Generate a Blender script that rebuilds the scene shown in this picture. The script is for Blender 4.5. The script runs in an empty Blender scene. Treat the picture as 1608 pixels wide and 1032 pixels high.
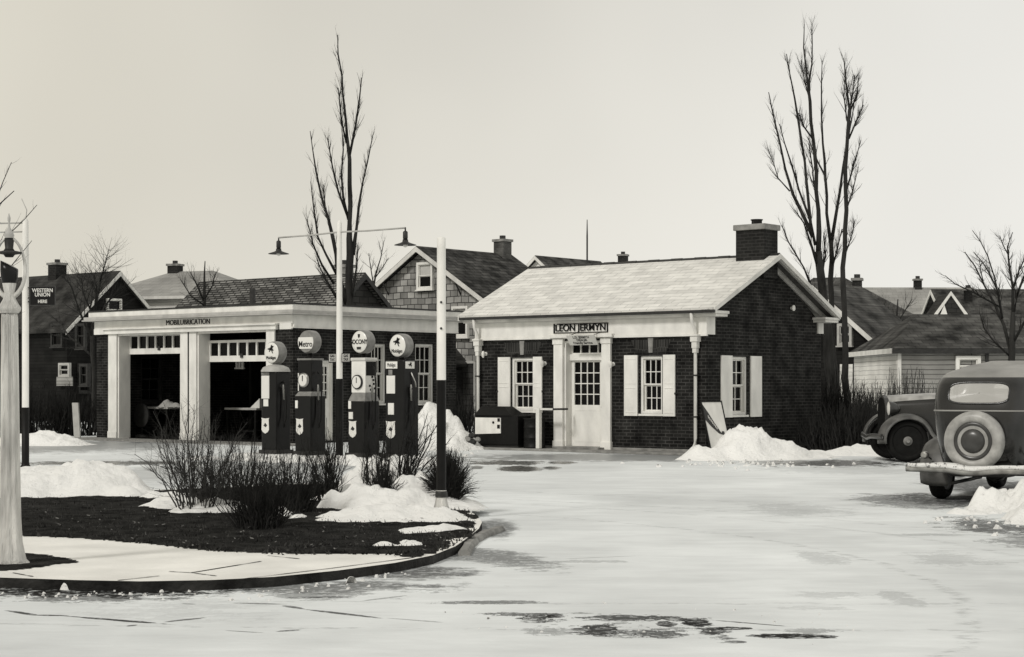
import bpy, math, random
from mathutils import Vector, Matrix, noise
R = math.radians
sc = bpy.context.scene
col = sc.collection
random.seed(7)
# ---------------------------------------------------------------- camera
F = 2771.0            # focal length in photograph pixels (photograph 1608 x 1032)
HY = 605.0            # row of the horizon
EYE = 1.5
cam = bpy.data.cameras.new('camera'); camo = bpy.data.objects.new('camera', cam); col.objects.link(camo)
camo.location = (0, 0, EYE); camo.rotation_euler = (R(90), 0, 0)
cam.sensor_width = 36; cam.lens = 36 * F / 1608; cam.shift_y = (HY - 516) / 1608
cam.clip_start = .1; cam.clip_end = 2000
sc.camera = camo
# ---------------------------------------------------------------- sky, sun, exposure
SUN_EL, SUN_AZ = 38, 222          # degrees; azimuth clockwise from +Y (behind the camera, to the left)
w = bpy.data.worlds.new("World"); sc.world = w; w.use_nodes = True
nt = w.node_tree; nt.nodes.clear()
def N(nt, t, **k):
    n = nt.nodes.new(t)
    for a, b in k.items(): setattr(n, a, b)
    return n
sky = N(nt, 'ShaderNodeTexSky', sky_type='NISHITA', sun_disc=False, sun_elevation=R(SUN_EL), sun_rotation=R(SUN_AZ))
bw = N(nt, 'ShaderNodeRGBToBW'); nt.links.new(sky.outputs[0], bw.inputs[0])
tc = N(nt, 'ShaderNodeTexCoord')
sx = N(nt, 'ShaderNodeSeparateXYZ'); nt.links.new(tc.outputs['Generated'], sx.inputs[0])
nz = N(nt, 'ShaderNodeTexNoise'); nz.inputs['Scale'].default_value = 2.6; nz.inputs['Detail'].default_value = 3
nt.links.new(tc.outputs['Generated'], nz.inputs['Vector'])
def M2(nt, op, a, b, c=None, clamp=False):
    m = N(nt, 'ShaderNodeMath', operation=op, use_clamp=clamp)
    for i, v in enumerate((a, b, c)):
        if v is None: continue
        if isinstance(v, (int, float)): m.inputs[i].default_value = v
        else: nt.links.new(v, m.inputs[i])
    return m.outputs[0]
# overcast deck: almost even grey, a little brighter to the right, a little mottled
v = M2(nt, 'MULTIPLY_ADD', sx.outputs[0], 3.0, 5.7)
v = M2(nt, 'MULTIPLY_ADD', nz.outputs[0], 3.4, v)
v = M2(nt, 'MULTIPLY_ADD', sx.outputs[2], -2.2, v)
v = M2(nt, 'MULTIPLY_ADD', bw.outputs[0], .10, v)
tint = N(nt, 'ShaderNodeMix', data_type='RGBA', blend_type='MULTIPLY'); tint.inputs[0].default_value = 1
ramp = N(nt, 'ShaderNodeValToRGB')
ramp.color_ramp.elements[0].position = .3; ramp.color_ramp.elements[0].color = (1, .955, .83, 1)
ramp.color_ramp.elements[1].position = .7; ramp.color_ramp.elements[1].color = (1, .985, .93, 1)
nt.links.new(M2(nt, 'MULTIPLY_ADD', sx.outputs[0], .8, .5), ramp.inputs[0])
cc = N(nt, 'ShaderNodeCombineColor')
for i in range(3): nt.links.new(v, cc.inputs[i])
nt.links.new(cc.outputs[0], tint.inputs[6]); nt.links.new(ramp.outputs[0], tint.inputs[7])
bg = N(nt, 'ShaderNodeBackground'); bg.inputs[1].default_value = .1
nt.links.new(tint.outputs[2], bg.inputs[0])
wo = N(nt, 'ShaderNodeOutputWorld'); nt.links.new(bg.outputs[0], wo.inputs[0])
sl = bpy.data.lights.new('sun', 'SUN'); sl.energy = 1.75; sl.angle = R(10); sl.color = (1, .97, .93)
so = bpy.data.objects.new('sun', sl); col.objects.link(so)
sd = Vector((math.sin(R(SUN_AZ)) * math.cos(R(SUN_EL)), math.cos(R(SUN_AZ)) * math.cos(R(SUN_EL)), math.sin(R(SUN_EL))))
so.rotation_euler = sd.to_track_quat('Z', 'Y').to_euler()
sc.view_settings.view_transform = 'Standard'; sc.view_settings.look = 'None'
sc.view_settings.exposure = 0.0; sc.view_settings.gamma = 1
# ---------------------------------------------------------------- materials
TINT = (1.0, .985, .93)
def g(v, t=TINT): return (v * t[0], v * t[1], v * t[2], 1)
def newmat(name):
    m = bpy.data.materials.new(name); m.use_nodes = True
    return m, m.node_tree, m.node_tree.nodes['Principled BSDF']
def mat(name, v, rough=.7, var=.25, scale=6, bump=.0, bscale=40, stretch=(1, 1, 1), spec=.3, metal=0, v2=None):
    m, nt, b = newmat(name)
    t = N(nt, 'ShaderNodeTexCoord'); mp = N(nt, 'ShaderNodeMapping'); mp.inputs['Scale'].default_value = stretch
    nt.links.new(t.outputs['Object'], mp.inputs[0])
    n = N(nt, 'ShaderNodeTexNoise'); n.inputs['Scale'].default_value = scale; n.inputs['Detail'].default_value = 6
    nt.links.new(mp.outputs[0], n.inputs['Vector'])
    r = N(nt, 'ShaderNodeValToRGB'); r.color_ramp.elements[0].position = .3; r.color_ramp.elements[1].position = .7
    r.color_ramp.elements[0].color = g(v * (1 - var) if v2 is None else v2); r.color_ramp.elements[1].color = g(min(.9, v * (1 + var * .5)))
    nt.links.new(n.outputs[0], r.inputs[0]); nt.links.new(r.outputs[0], b.inputs['Base Color'])
    b.inputs['Roughness'].default_value = rough; b.inputs['Specular IOR Level'].default_value = spec; b.inputs['Metallic'].default_value = metal
    if bump:
        n2 = N(nt, 'ShaderNodeTexNoise'); n2.inputs['Scale'].default_value = bscale; n2.inputs['Detail'].default_value = 5
        nt.links.new(mp.outputs[0], n2.inputs['Vector'])
        bp = N(nt, 'ShaderNodeBump'); bp.inputs['Strength'].default_value = bump; bp.inputs['Distance'].default_value = .03
        nt.links.new(n2.outputs[0], bp.inputs['Height']); nt.links.new(bp.outputs[0], b.inputs['Normal'])
    return m
def coursed(name, a, b_, mortar, bw_, bh, u='xy', msize=.01, rough=.8, noise_amt=.5, nscale=1.5, spec=.08, slope=1.0, squash=1, bias=0):
    """brick, shingle or clapboard courses laid out in the object's own metres"""
    m, nt, b = newmat(name)
    t = N(nt, 'ShaderNodeTexCoord'); s = N(nt, 'ShaderNodeSeparateXYZ'); nt.links.new(t.outputs['Object'], s.inputs[0])
    uu = {'xy': M2(nt, 'ADD', s.outputs[0], s.outputs[1]), 'x': s.outputs[0], 'y': s.outputs[1]}[u]
    cz = M2(nt, 'MULTIPLY', s.outputs[2], slope)
    cv = N(nt, 'ShaderNodeCombineXYZ'); nt.links.new(uu, cv.inputs[0]); nt.links.new(cz, cv.inputs[1])
    # slight wobble so that courses are not ruler-straight
    nw = N(nt, 'ShaderNodeTexNoise'); nw.inputs['Scale'].default_value = 1.3; nt.links.new(t.outputs['Object'], nw.inputs['Vector'])
    ad = N(nt, 'ShaderNodeVectorMath', operation='MULTIPLY_ADD')
    nt.links.new(nw.outputs['Color'], ad.inputs[0]); ad.inputs[1].default_value = (0.02, bh * .35, 0); nt.links.new(cv.outputs[0], ad.inputs[2])
    br = N(nt, 'ShaderNodeTexBrick'); nt.links.new(ad.outputs[0], br.inputs['Vector'])
    br.inputs['Scale'].default_value = 1; br.inputs['Brick Width'].default_value = bw_; br.inputs['Row Height'].default_value = bh
    br.inputs['Mortar Size'].default_value = msize; br.inputs['Mortar Smooth'].default_value = .1; br.inputs['Bias'].default_value = bias
    br.inputs['Color1'].default_value = g(a); br.inputs['Color2'].default_value = g(b_); br.inputs['Mortar'].default_value = g(mortar)
    n = N(nt, 'ShaderNodeTexNoise'); n.inputs['Scale'].default_value = nscale; n.inputs['Detail'].default_value = 6
    nt.links.new(t.outputs['Object'], n.inputs['Vector'])
    mr = N(nt, 'ShaderNodeMapRange'); mr.inputs[1].default_value = .3; mr.inputs[2].default_value = .7
    mr.inputs[3].default_value = 1 - noise_amt; mr.inputs[4].default_value = 1 + noise_amt * .6
    nt.links.new(n.outputs[0], mr.inputs[0])
    mx = N(nt, 'ShaderNodeVectorMath', operation='MULTIPLY'); nt.links.new(br.outputs[0], mx.inputs[0]); nt.links.new(mr.outputs[0], mx.inputs[1])
    nt.links.new(mx.outputs[0], b.inputs['Base Color'])
    b.inputs['Roughness'].default_value = rough; b.inputs['Specular IOR Level'].default_value = spec
    bp = N(nt, 'ShaderNodeBump'); bp.inputs['Strength'].default_value = .4; bp.inputs['Distance'].default_value = .012; bp.invert = True
    nt.links.new(br.outputs['Fac'], bp.inputs['Height']); nt.links.new(bp.outputs[0], b.inputs['Normal'])
    return m
m_greybrick = coursed('grey_chimney_brick', .08, .15, .12, .21, .075, msize=.009, noise_amt=.5)
m_white = mat('white_paint', .77, .6, .16, 3.5, .15, 26, (1, 1, .5))
m_trim = mat('weathered_white_paint', .66, .6, .22, 2.5, .15, 30, (1, 1, .3))
m_pale = mat('pale_grey_paint', .42, .6, .2, 4)
m_black = mat('black_paint', .008, .5, .3, 8, spec=.15)
m_blackgloss = mat('black_enamel', .006, .3, .3, 5, spec=.25)
m_iron = mat('dark_iron', .03, .5, .4, 12)
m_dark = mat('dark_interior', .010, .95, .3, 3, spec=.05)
m_grey = mat('grey_metal', .22, .4, .3, 9, metal=.0, spec=.5)
m_glass = mat('dark_window_glass', .004, .1, .2, 2, spec=.12)
m_shade = mat('window_blind', .5, .8, .1, 3)
m_brick = coursed('dark_brick', .010, .024, .055, .21, .075, msize=.008, noise_amt=.75, nscale=2.6)
m_lintel = coursed('brick_lintel', .02, .04, .06, .07, .6, msize=.008)
m_chimbrick = coursed('chimney_brick', .014, .024, .04, .21, .075, msize=.009)
m_conc = mat('cast_concrete', .62, .85, .42, 9, .8, 40, (1, 1, .16), v2=.27)
m_stone = mat('stone_base', .25, .85, .4, 5, .3)
m_bark = mat('bark', .035, .9, .45, 9, .8, 30, (1, 1, .2), spec=.1)
m_twig = mat('twigs', .030, .9, .4, 5, spec=.1)
m_shrub = mat('shrub_stems', .026, .9, .5, 6, spec=.1)
m_shrub2 = mat('pale_shrub_stems', .06, .9, .5, 6, spec=.1)
def snowmat(name, v, dirt, thr):
    m, nt, b = newmat(name); t = N(nt, 'ShaderNodeTexCoord')
    def nz_(s_, d=6, r_=.6):
        n = N(nt, 'ShaderNodeTexNoise'); n.inputs['Scale'].default_value = s_; n.inputs['Detail'].default_value = d; n.inputs['Roughness'].default_value = r_; nt.links.new(t.outputs['Object'], n.inputs['Vector']); return n.outputs[0]
    a, b1, c = nz_(1.8), nz_(9, 8, .75), nz_(34, 4)
    vo = N(nt, 'ShaderNodeTexVoronoi'); vo.inputs['Scale'].default_value = 11; nt.links.new(t.outputs['Object'], vo.inputs['Vector'])
    s_ = N(nt, 'ShaderNodeMapRange', interpolation_type='SMOOTHSTEP'); nt.links.new(M2(nt, 'ADD', M2(nt, 'MULTIPLY', b1, .6), M2(nt, 'MULTIPLY', c, .4)), s_.inputs[0])
    s_.inputs[1].default_value = thr; s_.inputs[2].default_value = thr + .05; s_.inputs[4].default_value = dirt
    val = M2(nt, 'SUBTRACT', M2(nt, 'MULTIPLY_ADD', a, -.12, v + .06), s_.outputs[0], clamp=True)
    cc = N(nt, 'ShaderNodeCombineColor')
    for i, k in enumerate((1, .995, .965)): nt.links.new(M2(nt, 'MULTIPLY', val, k), cc.inputs[i])
    nt.links.new(cc.outputs[0], b.inputs['Base Color']); b.inputs['Roughness'].default_value = .8; b.inputs['Specular IOR Level'].default_value = .15
    bp = N(nt, 'ShaderNodeBump'); bp.inputs['Strength'].default_value = .7; bp.inputs['Distance'].default_value = .05
    nt.links.new(M2(nt, 'ADD', M2(nt, 'MULTIPLY', vo.outputs[0], .5), M2(nt, 'ADD', b1, M2(nt, 'MULTIPLY', c, .3))), bp.inputs['Height']); nt.links.new(bp.outputs[0], b.inputs['Normal'])
    return m
m_snow = snowmat('snow', .86, .45, .60)
m_dirtysnow = snowmat('dirty_snow', .80, .6, .53)
m_roofsnow = coursed('snow_dusted_slates', .74, .62, .28, .46, .17, u='x', msize=.005, noise_amt=.14, nscale=3, slope=2.2)
m_shing_grey = coursed('grey_roof_shingles', .26, .08, .03, .36, .13, u='x', msize=.03, noise_amt=.6, nscale=1.2, slope=1.6)
m_shing_y = coursed('old_roof_shingles', .075, .035, .02, .5, .2, u='y', msize=.02, noise_amt=.8, nscale=2.2, slope=1.6)
m_shing_dark = coursed('dark_roof_shingles', .055, .04, .025, .35, .2, u='x', msize=.01, noise_amt=.7, nscale=1.3, slope=1.4)
m_shing_pale = coursed('pale_roof_shingles', .34, .28, .22, .5, .25, u='x', msize=.01, noise_amt=.25, nscale=.7, slope=1.6)
m_shing_mid = coursed('brown_roof_shingles', .095, .06, .035, .3, .16, u='x', msize=.010, noise_amt=.8, nscale=1.6, slope=1.8)
m_wallshing = coursed('wall_shingles', .20, .46, .05, .36, .24, msize=.016, noise_amt=.6, nscale=.9)
m_clap = coursed('clapboards', .34, .30, .12, 4, .13, msize=.012, noise_amt=.35, nscale=.8)
m_clapw = coursed('white_clapboards', .76, .7, .45, 4, .13, msize=.01, noise_amt=.25, nscale=.8)
m_clapd = coursed('dark_clapboards', .012, .016, .006, 4, .14, msize=.01, noise_amt=.4)
m_clapb = coursed('dark_shingled_wall', .05, .035, .02, .4, .2, msize=.015, noise_amt=.4)
m_guard = mat('dusted_highlight_enamel', .12, .5, .75, 3.5, spec=.4, v2=.03)  # dust and the mudguards' highlights put into one mottled colour
m_hub = mat('dull_dark_metal', .05, .3, .4, 5, spec=.5)
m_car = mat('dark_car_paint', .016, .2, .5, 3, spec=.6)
m_carroof = mat('pale_car_roof', .30, .6, .4, 1.6, spec=.3)  # paler tone for the roof shell and belt moulding
m_tyre = mat('tyre_rubber', .012, .85, .3, 10, .2, spec=.1)
m_chrome = mat('bright_metal', .42, .35, .5, 7, spec=.5, metal=.8)
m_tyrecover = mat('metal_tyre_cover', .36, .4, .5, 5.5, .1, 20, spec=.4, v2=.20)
def glassy(name, tr=.8, v=.6):
    m, nt, b = newmat(name)
    t = N(nt, 'ShaderNodeBsdfTransparent'); mx = N(nt, 'ShaderNodeMixShader'); mx.inputs[0].default_value = tr
    b.inputs['Base Color'].default_value = g(v); b.inputs['Roughness'].default_value = .1
    nt.links.new(b.outputs[0], mx.inputs[1]); nt.links.new(t.outputs[0], mx.inputs[2])
    nt.links.new(mx.outputs[0], nt.nodes['Material Output'].inputs[0])
    return m
m_carglass = glassy('car_window_glass', .5, .75)  # pale tint: reflection and fogging of the panes put into the colour
m_milk = mat('milk_glass', .74, .25, .05, 3, spec=.5)
m_lens = mat('gauge_glass', .72, .3, .08, 3, spec=.4)
# ---------------------------------------------------------------- mesh builder
class MB:
    def __init__(s, M=None): s.v = []; s.f = []; s.sm = []; s.M = M or Matrix()
    def add(s, vs, fs, smooth=False):
        b = len(s.v); s.v += [tuple(s.M @ Vector(p)) for p in vs]
        for f in fs: s.f.append(tuple(b + i for i in f)); s.sm.append(smooth)
        return s
    def box(s, x0, x1, y0, y1, z0, z1):
        vs = [(x, y, z) for z in (z0, z1) for y in (y0, y1) for x in (x0, x1)]
        return s.add(vs, [(0, 2, 3, 1), (4, 5, 7, 6), (0, 1, 5, 4), (2, 6, 7, 3), (0, 4, 6, 2), (1, 3, 7, 5)])
    def hexa(s, p):   # 8 points: bottom ring then top ring
        return s.add(p, [(3, 2, 1, 0), (4, 5, 6, 7), (0, 1, 5, 4), (1, 2, 6, 5), (2, 3, 7, 6), (3, 0, 4, 7)])
    def prism(s, poly, d, smooth=False):
        """poly: 3-D outline, extruded by vector d"""
        n = len(poly); d = Vector(d)
        vs = [Vector(p) for p in poly] + [Vector(p) + d for p in poly]
        fs = [tuple(range(n))[::-1], tuple(range(n, 2 * n))] + [(i, (i + 1) % n, n + (i + 1) % n, n + i) for i in range(n)]
        return s.add(vs, fs, smooth)
    def tube(s, pts, rad, n=6, caps=True, smooth=True):
        pts = [Vector(p) for p in pts]
        if isinstance(rad, (int, float)): rad = [rad] * len(pts)
        vs = []; up = Vector((.13, .29, .95)).normalized()
        for i, p in enumerate(pts):
            t = (pts[min(i + 1, len(pts) - 1)] - pts[max(i - 1, 0)])
            t = t.normalized() if t.length > 1e-9 else Vector((0, 0, 1))
            a = t.cross(up if abs(t.dot(up)) < .98 else Vector((1, 0, 0))).normalized(); b = t.cross(a)
            for k in range(n):
                c = 2 * math.pi * k / n; vs.append(p + (a * math.cos(c) + b * math.sin(c)) * rad[i])
        fs = [(i * n + k, i * n + (k + 1) % n, (i + 1) * n + (k + 1) % n, (i + 1) * n + k) for i in range(len(pts) - 1) for k in range(n)]
        if caps: fs += [tuple(range(n))[::-1], tuple(range((len(pts) - 1) * n, len(pts) * n))]
        return s.add(vs, fs, smooth)
    def lathe(s, prof, c=(0, 0, 0), axis='z', n=20, smooth=True, flute=0, nf=0):
        vs = []
        for (r, h) in prof:
            for k in range(n):
                a = 2 * math.pi * k / n; rr = r * (1 + (flute * math.cos(a * nf) if nf else 0))
                x, y = rr * math.cos(a), rr * math.sin(a)
                p = {'z': (x, y, h), 'y': (x, h, y), 'x': (h, x, y)}[axis]
                vs.append((p[0] + c[0], p[1] + c[1], p[2] + c[2]))
        m = len(prof)
        fs = [(i * n + k, i * n + (k + 1) % n, (i + 1) * n + (k + 1) % n, (i + 1) * n + k) for i in range(m - 1) for k in range(n)]
        s.add(vs, fs, smooth)
        b = len(s.v) - len(vs)
        s.f.append(tuple(b + i for i in range(n))); s.sm.append(False)
        s.f.append(tuple(b + (m - 1) * n + i for i in range(n))); s.sm.append(False)
        return s
    def build(s, name, m, parent=None, bevel=0):
        me = bpy.data.meshes.new(name); me.from_pydata(s.v, [], s.f)
        me.polygons.foreach_set('use_smooth', s.sm); me.materials.append(m); me.update()
        o = bpy.data.objects.new(name, me); col.objects.link(o)
        if parent is not None: o.parent = parent
        if bevel:
            b = o.modifiers.new('bevel', 'BEVEL'); b.width = bevel; b.segments = 2; b.limit_method = 'ANGLE'
        return o
def tag(o, label=None, cat=None, group=None, kind=None):
    for k, x in (('label', label), ('category', cat), ('group', group), ('kind', kind)):
        if x: o[k] = x
    return o
def thing(name, label, cat, loc=(0, 0, 0), rz=0, group=None):
    o = bpy.data.objects.new(name, None); col.objects.link(o); o.empty_display_size = .2
    o.location = loc; o.rotation_euler = (0, 0, rz)
    return tag(o, label, cat, group)
def recentre(o, base):
    """move a top-level mesh's origin to its base"""
    base = Vector(base)
    for v in o.data.vertices: v.co -= base
    o.location = base
    return o
def text(parent, name, body, size, m, M, ext=.004, sx=1.0, font_bold=.0, label=None):
    cu = bpy.data.curves.new(name, 'FONT'); cu.body = body; cu.size = size; cu.align_x = 'CENTER'; cu.align_y = 'CENTER'
    cu.extrude = ext; cu.offset = font_bold; cu.space_line = .95
    to = bpy.data.objects.new('tmp', cu); col.objects.link(to)
    bpy.context.view_layer.update()
    me = bpy.data.meshes.new_from_object(to.evaluated_get(bpy.context.evaluated_depsgraph_get()))
    bpy.data.objects.remove(to)
    for v_ in me.vertices: v_.co = M @ Vector((v_.co.x * sx, -v_.co.z, v_.co.y))   # letters stand in x-z, facing -y
    me.materials.clear(); me.materials.append(m)
    o = bpy.data.objects.new(name, me); col.objects.link(o)
    if parent is not None: o.parent = parent
    if label: o['label'] = label
    return o
T = Matrix.Translation
RZ = lambda a: Matrix.Rotation(a, 4, 'Z')
def gp(px, py, z=0.0):
    """a point of the ground (height z) from its place in the survey photograph"""
    Y = (EYE - z) * F / (py - HY); return Vector(((px - 804) / F * Y, Y, z))
def dp(px, py, Y): return Vector(((px - 804) / F * Y, Y, EYE - (py - HY) / F * Y))
TH = .69
U = Vector((math.cos(TH), -math.sin(TH))); V = Vector((math.sin(TH), math.cos(TH)))
def fu(O, px, b=0):       # distance along the front wall
    k = (px - 804) / F; return (k * (O[1] + V.y * b) - (O[0] + V.x * b)) / (U.x - k * U.y)
def fv(O, px, a=0):       # distance along the side wall
    k = (px - 804) / F; return (k * (O[1] + U.y * a) - (O[0] + U.x * a)) / (V.x - k * V.y)
def zz(O, a, b, py):      # height at local a, b
    Y = O[1] + U.y * a + V.y * b; return EYE - (py - HY) / F * Y
def wall(mb, a0, a1, z0, z1, b0, b1, holes):
    xs = sorted({a0, a1} | {h[0] for h in holes} | {h[1] for h in holes}); zs = sorted({z0, z1} | {h[2] for h in holes} | {h[3] for h in holes})
    for i in range(len(xs) - 1):
        # merge cells vertically
        run = None
        for j in range(len(zs) - 1):
            cx, cz = (xs[i] + xs[i + 1]) / 2, (zs[j] + zs[j + 1]) / 2
            solid = not any(h[0] < cx < h[1] and h[2] < cz < h[3] for h in holes)
            if solid: run = (run[0], zs[j + 1]) if run else (zs[j], zs[j + 1])
            if run and (not solid or j == len(zs) - 2):
                mb.box(xs[i], xs[i + 1], b0, b1, run[0], run[1]); run = None
def sash(parent, M, a0, a1, z0, z1, b=.08, cols=3, rows=2, fr=.06, m=None, blind=0, mun=.018, pane=None, sillw=.05, label=None):
    """double hung window: casing > sash, pane, sill"""
    m = m or m_white
    c = MB(M); t = fr
    c.box(a0, a0 + t, b - .06, b + .06, z0, z1); c.box(a1 - t, a1, b - .06, b + .06, z0, z1)
    c.box(a0 + t, a1 - t, b - .06, b + .06, z1 - t, z1); c.box(a0 + t, a1 - t, b - .06, b + .06, z0, z0 + t)
    wn = c.build('window', m, parent)
    if label: wn['label'] = label
    i0, i1, j0, j1 = a0 + t, a1 - t, z0 + t, z1 - t; zm = (j0 + j1) / 2
    s_ = MB(M)
    for (q0, q1, bb) in ((zm, j1, b - .02), (j0, zm, b + .015)):
        r = .03
        s_.box(i0, i0 + r, bb, bb + .03, q0, q1); s_.box(i1 - r, i1, bb, bb + .03, q0, q1)
        s_.box(i0 + r, i1 - r, bb, bb + .03, q1 - r, q1); s_.box(i0 + r, i1 - r, bb, bb + .03, q0, q0 + r)
        for k in range(1, cols): x = i0 + r + (i1 - i0 - 2 * r) * k / cols; s_.box(x - mun / 2, x + mun / 2, bb + .004, bb + .026, q0 + r, q1 - r)
        for k in range(1, rows):
            z = q0 + r + (q1 - q0 - 2 * r) * k / rows
            for c2 in range(cols):
                xa = i0 + r + (i1 - i0 - 2 * r) * c2 / cols + mun / 2; xb = i0 + r + (i1 - i0 - 2 * r) * (c2 + 1) / cols - mun / 2
                s_.box(xa, xb, bb + .004, bb + .026, z - mun / 2, z + mun / 2)
    s_.build('sash', m, wn)
    MB(M).box(i0, i1, b + .046, b + .052, j0, j1).build('pane', pane or m_glass, wn)
    if blind: MB(M).box(i0 + .01, i1 - .01, b + .030, b + .040, j1 - (j1 - j0) * blind, j1 - .02).build('blind', m_shade, wn)
    if sillw: MB(M).box(a0 - .04, a1 + .04, b - .06 - sillw, b + .03, z0 - .045, z0 - .002).build('sill', m, wn)
    return wn
# ================================================================ GROUND
ZI = .075           # height of the raised planting island and its pavement
def ground_material():
    m, nt, b = newmat('icy_ground')
    t = N(nt, 'ShaderNodeTexCoord')
    def noise_(sc_, st=(1, 1, 1), det=6, rough=.55, off=(0, 0, 0)):
        mp = N(nt, 'ShaderNodeMapping'); mp.inputs['Scale'].default_value = st; mp.inputs['Location'].default_value = off
        nt.links.new(t.outputs['Object'], mp.inputs[0])
        n = N(nt, 'ShaderNodeTexNoise'); n.inputs['Scale'].default_value = sc_; n.inputs['Detail'].default_value = det; n.inputs['Roughness'].default_value = rough
        nt.links.new(mp.outputs[0], n.inputs['Vector']); return n.outputs[0]
    n_edge = noise_(2.4, (1, .8, 1), 7, .65)
    n_fine = noise_(7, (.6, 1.1, 1), 6, .7, (3, 1, 0))
    n_vf = noise_(15, (1.0, .8, 1), 6, .72, (1, 7, 0))
    e1 = M2(nt, 'ADD', M2(nt, 'MULTIPLY', n_edge, .38), M2(nt, 'MULTIPLY', n_fine, .36)); edge = M2(nt, 'ADD', e1, M2(nt, 'MULTIPLY', n_vf, .26))
    edge = M2(nt, 'MULTIPLY_ADD', edge, 4.2, -1.6)
    def blob(px0, py0, px1, py1, dark, soft=.35, amt=1.6, tilt=0):
        """a patch of slush, wet asphalt or painted car shade inside a rectangle seen in the survey photograph"""
        c = gp((px0 + px1) / 2, (py0 + py1) / 2); c0 = gp(px0, (py0 + py1) / 2); near = gp(0, max(py0, py1)); far = gp(0, min(py0, py1))
        rx = abs(c.x - c0.x); ry = (far.y - near.y) / 2; cy = (far.y + near.y) / 2
        a = N(nt, 'ShaderNodeMapping', vector_type='TEXTURE'); a.inputs['Location'].default_value = (c.x, cy, 0); a.inputs['Scale'].default_value = (rx, ry, 1)
        a.inputs['Rotation'].default_value = (0, 0, tilt)
        nt.links.new(t.outputs['Object'], a.inputs[0])
        ln = N(nt, 'ShaderNodeVectorMath', operation='LENGTH'); nt.links.new(a.outputs[0], ln.inputs[0])
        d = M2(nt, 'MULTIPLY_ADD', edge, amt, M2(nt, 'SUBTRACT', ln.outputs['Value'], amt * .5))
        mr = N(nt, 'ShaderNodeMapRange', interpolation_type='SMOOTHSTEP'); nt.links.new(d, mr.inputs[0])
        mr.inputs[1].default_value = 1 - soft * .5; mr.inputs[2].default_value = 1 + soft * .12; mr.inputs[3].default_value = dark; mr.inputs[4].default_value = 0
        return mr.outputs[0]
    B = [  # px0,py0,px1,py1, darkness, softness, raggedness
        (-200, 914, 420, 940, 1.0, .4, 1.2), (0, 932, 260, 946, .7, .3, 2.2), (250, 912, 700, 936, .75, .8, 1.6), (520, 888, 760, 912, .8, .7, 1.0, .5), (640, 840, 800, 900, .65, .6, 1.0, .5), (740, 814, 815, 848, .7, .8, .9),
        (400, 926, 600, 940, .55, .5, 2.4), (160, 944, 420, 975, .14, .8, 2.6),
        (700, 944, 850, 949, .7, .2, 1.8), (760, 962, 905, 968, .8, .2, 2.0), (815, 963, 885, 980, .95, .3, 2.2), (855, 965, 880, 971, 1, .2, 1.2), (900, 980, 975, 998, .95, .3, 2.4), (900, 966, 1080, 976, .9, .25, 2.2), (965, 986, 1100, 1000, .85, .3, 2.6), (1030, 974, 1060, 985, .95, .3, 1.4), (1075, 972, 1115, 985, 1, .2, 1.2), (1090, 984, 1150, 1004, .95, .3, 2.0), (1110, 984, 1190, 990, 1, .2, 1.0), (1170, 995, 1320, 1003, 1.0, .2, 1.0, -.1), (1140, 1006, 1175, 1010, .8, .2, 1.2), (830, 985, 900, 1000, .5, .4, 2.4), (1230, 988, 1330, 996, .45, .3, 2.4),
        (720, 712, 1240, 725, .60, .5, 1.0), (735, 723, 862, 731, .93, .25, 1.4), (780, 732, 852, 741, 1.0, .12, .8), (855, 724, 905, 729, .9, .3, 1), (852, 732, 880, 738, .9, .3, 1.2), (735, 731, 760, 737, .8, .3, 1.5),
        (1170, 722, 1420, 733, .85, .4, 1.6), (1385, 716, 1480, 730, .9, .5, 1.), (1190, 732, 1470, 745, .18, .8, 1.6),
        (1350, 776, 1490, 800, .62, .4, 1.6), (1395, 774, 1580, 798, .85, .5, 1.0), (1490, 748, 1720, 795, .92, .6, .8), (1490, 814, 1640, 842, .80, .3, 1.6), (1560, 842, 1680, 862, .55, .3, 1.6),  # includes the near sedan's contact shade, put into the ground colour
        (-100, 690, 330, 712, .55, .8, 1.6), (120, 684, 460, 697, .75, .6, 1.0), (20, 724, 320, 731, .85, .25, 1.5), (140, 730, 330, 758, .28, .8, 1.4), (300, 715, 740, 745, .28, .8, 1.8),
        (1255, 868, 1330, 886, .22, .4, 2), (1250, 930, 1360, 940, .2, .4, 2.4), (1440, 868, 1560, 890, .2, .6, 2.2), (1180, 790, 1330, 812, .22, .6, 2.2), (1390, 932, 1450, 952, .25, .4, 2), (860, 880, 1010, 884, .3, .2, 2), (1400, 838, 1500, 842, .3, .2, 2), (1210, 952, 1330, 958, .18, .4, 2),
    ]
    acc = None
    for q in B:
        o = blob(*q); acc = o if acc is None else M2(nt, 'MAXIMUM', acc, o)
    def ring(cx, cy, r, w_, dark):
        c = N(nt, 'ShaderNodeVectorMath', operation='SUBTRACT'); nt.links.new(t.outputs['Object'], c.inputs[0]); c.inputs[1].default_value = (cx, cy, 0)
        ln = N(nt, 'ShaderNodeVectorMath', operation='LENGTH'); nt.links.new(c.outputs[0], ln.inputs[0])
        d = M2(nt, 'ABSOLUTE', M2(nt, 'ADD', M2(nt, 'SUBTRACT', ln.outputs['Value'], r), M2(nt, 'MULTIPLY', M2(nt, 'SUBTRACT', n_edge, .5), .35)), 0)
        mr = N(nt, 'ShaderNodeMapRange', interpolation_type='SMOOTHSTEP'); nt.links.new(d, mr.inputs[0]); mr.inputs[1].default_value = 0; mr.inputs[2].default_value = w_; mr.inputs[3].default_value = dark; mr.inputs[4].default_value = 0
        gate = N(nt, 'ShaderNodeMapRange', interpolation_type='SMOOTHSTEP'); nt.links.new(n_fine, gate.inputs[0]); gate.inputs[1].default_value = .45; gate.inputs[2].default_value = .62
        return M2(nt, 'MULTIPLY', mr.outputs[0], gate.outputs[0])
    tracks = None
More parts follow.
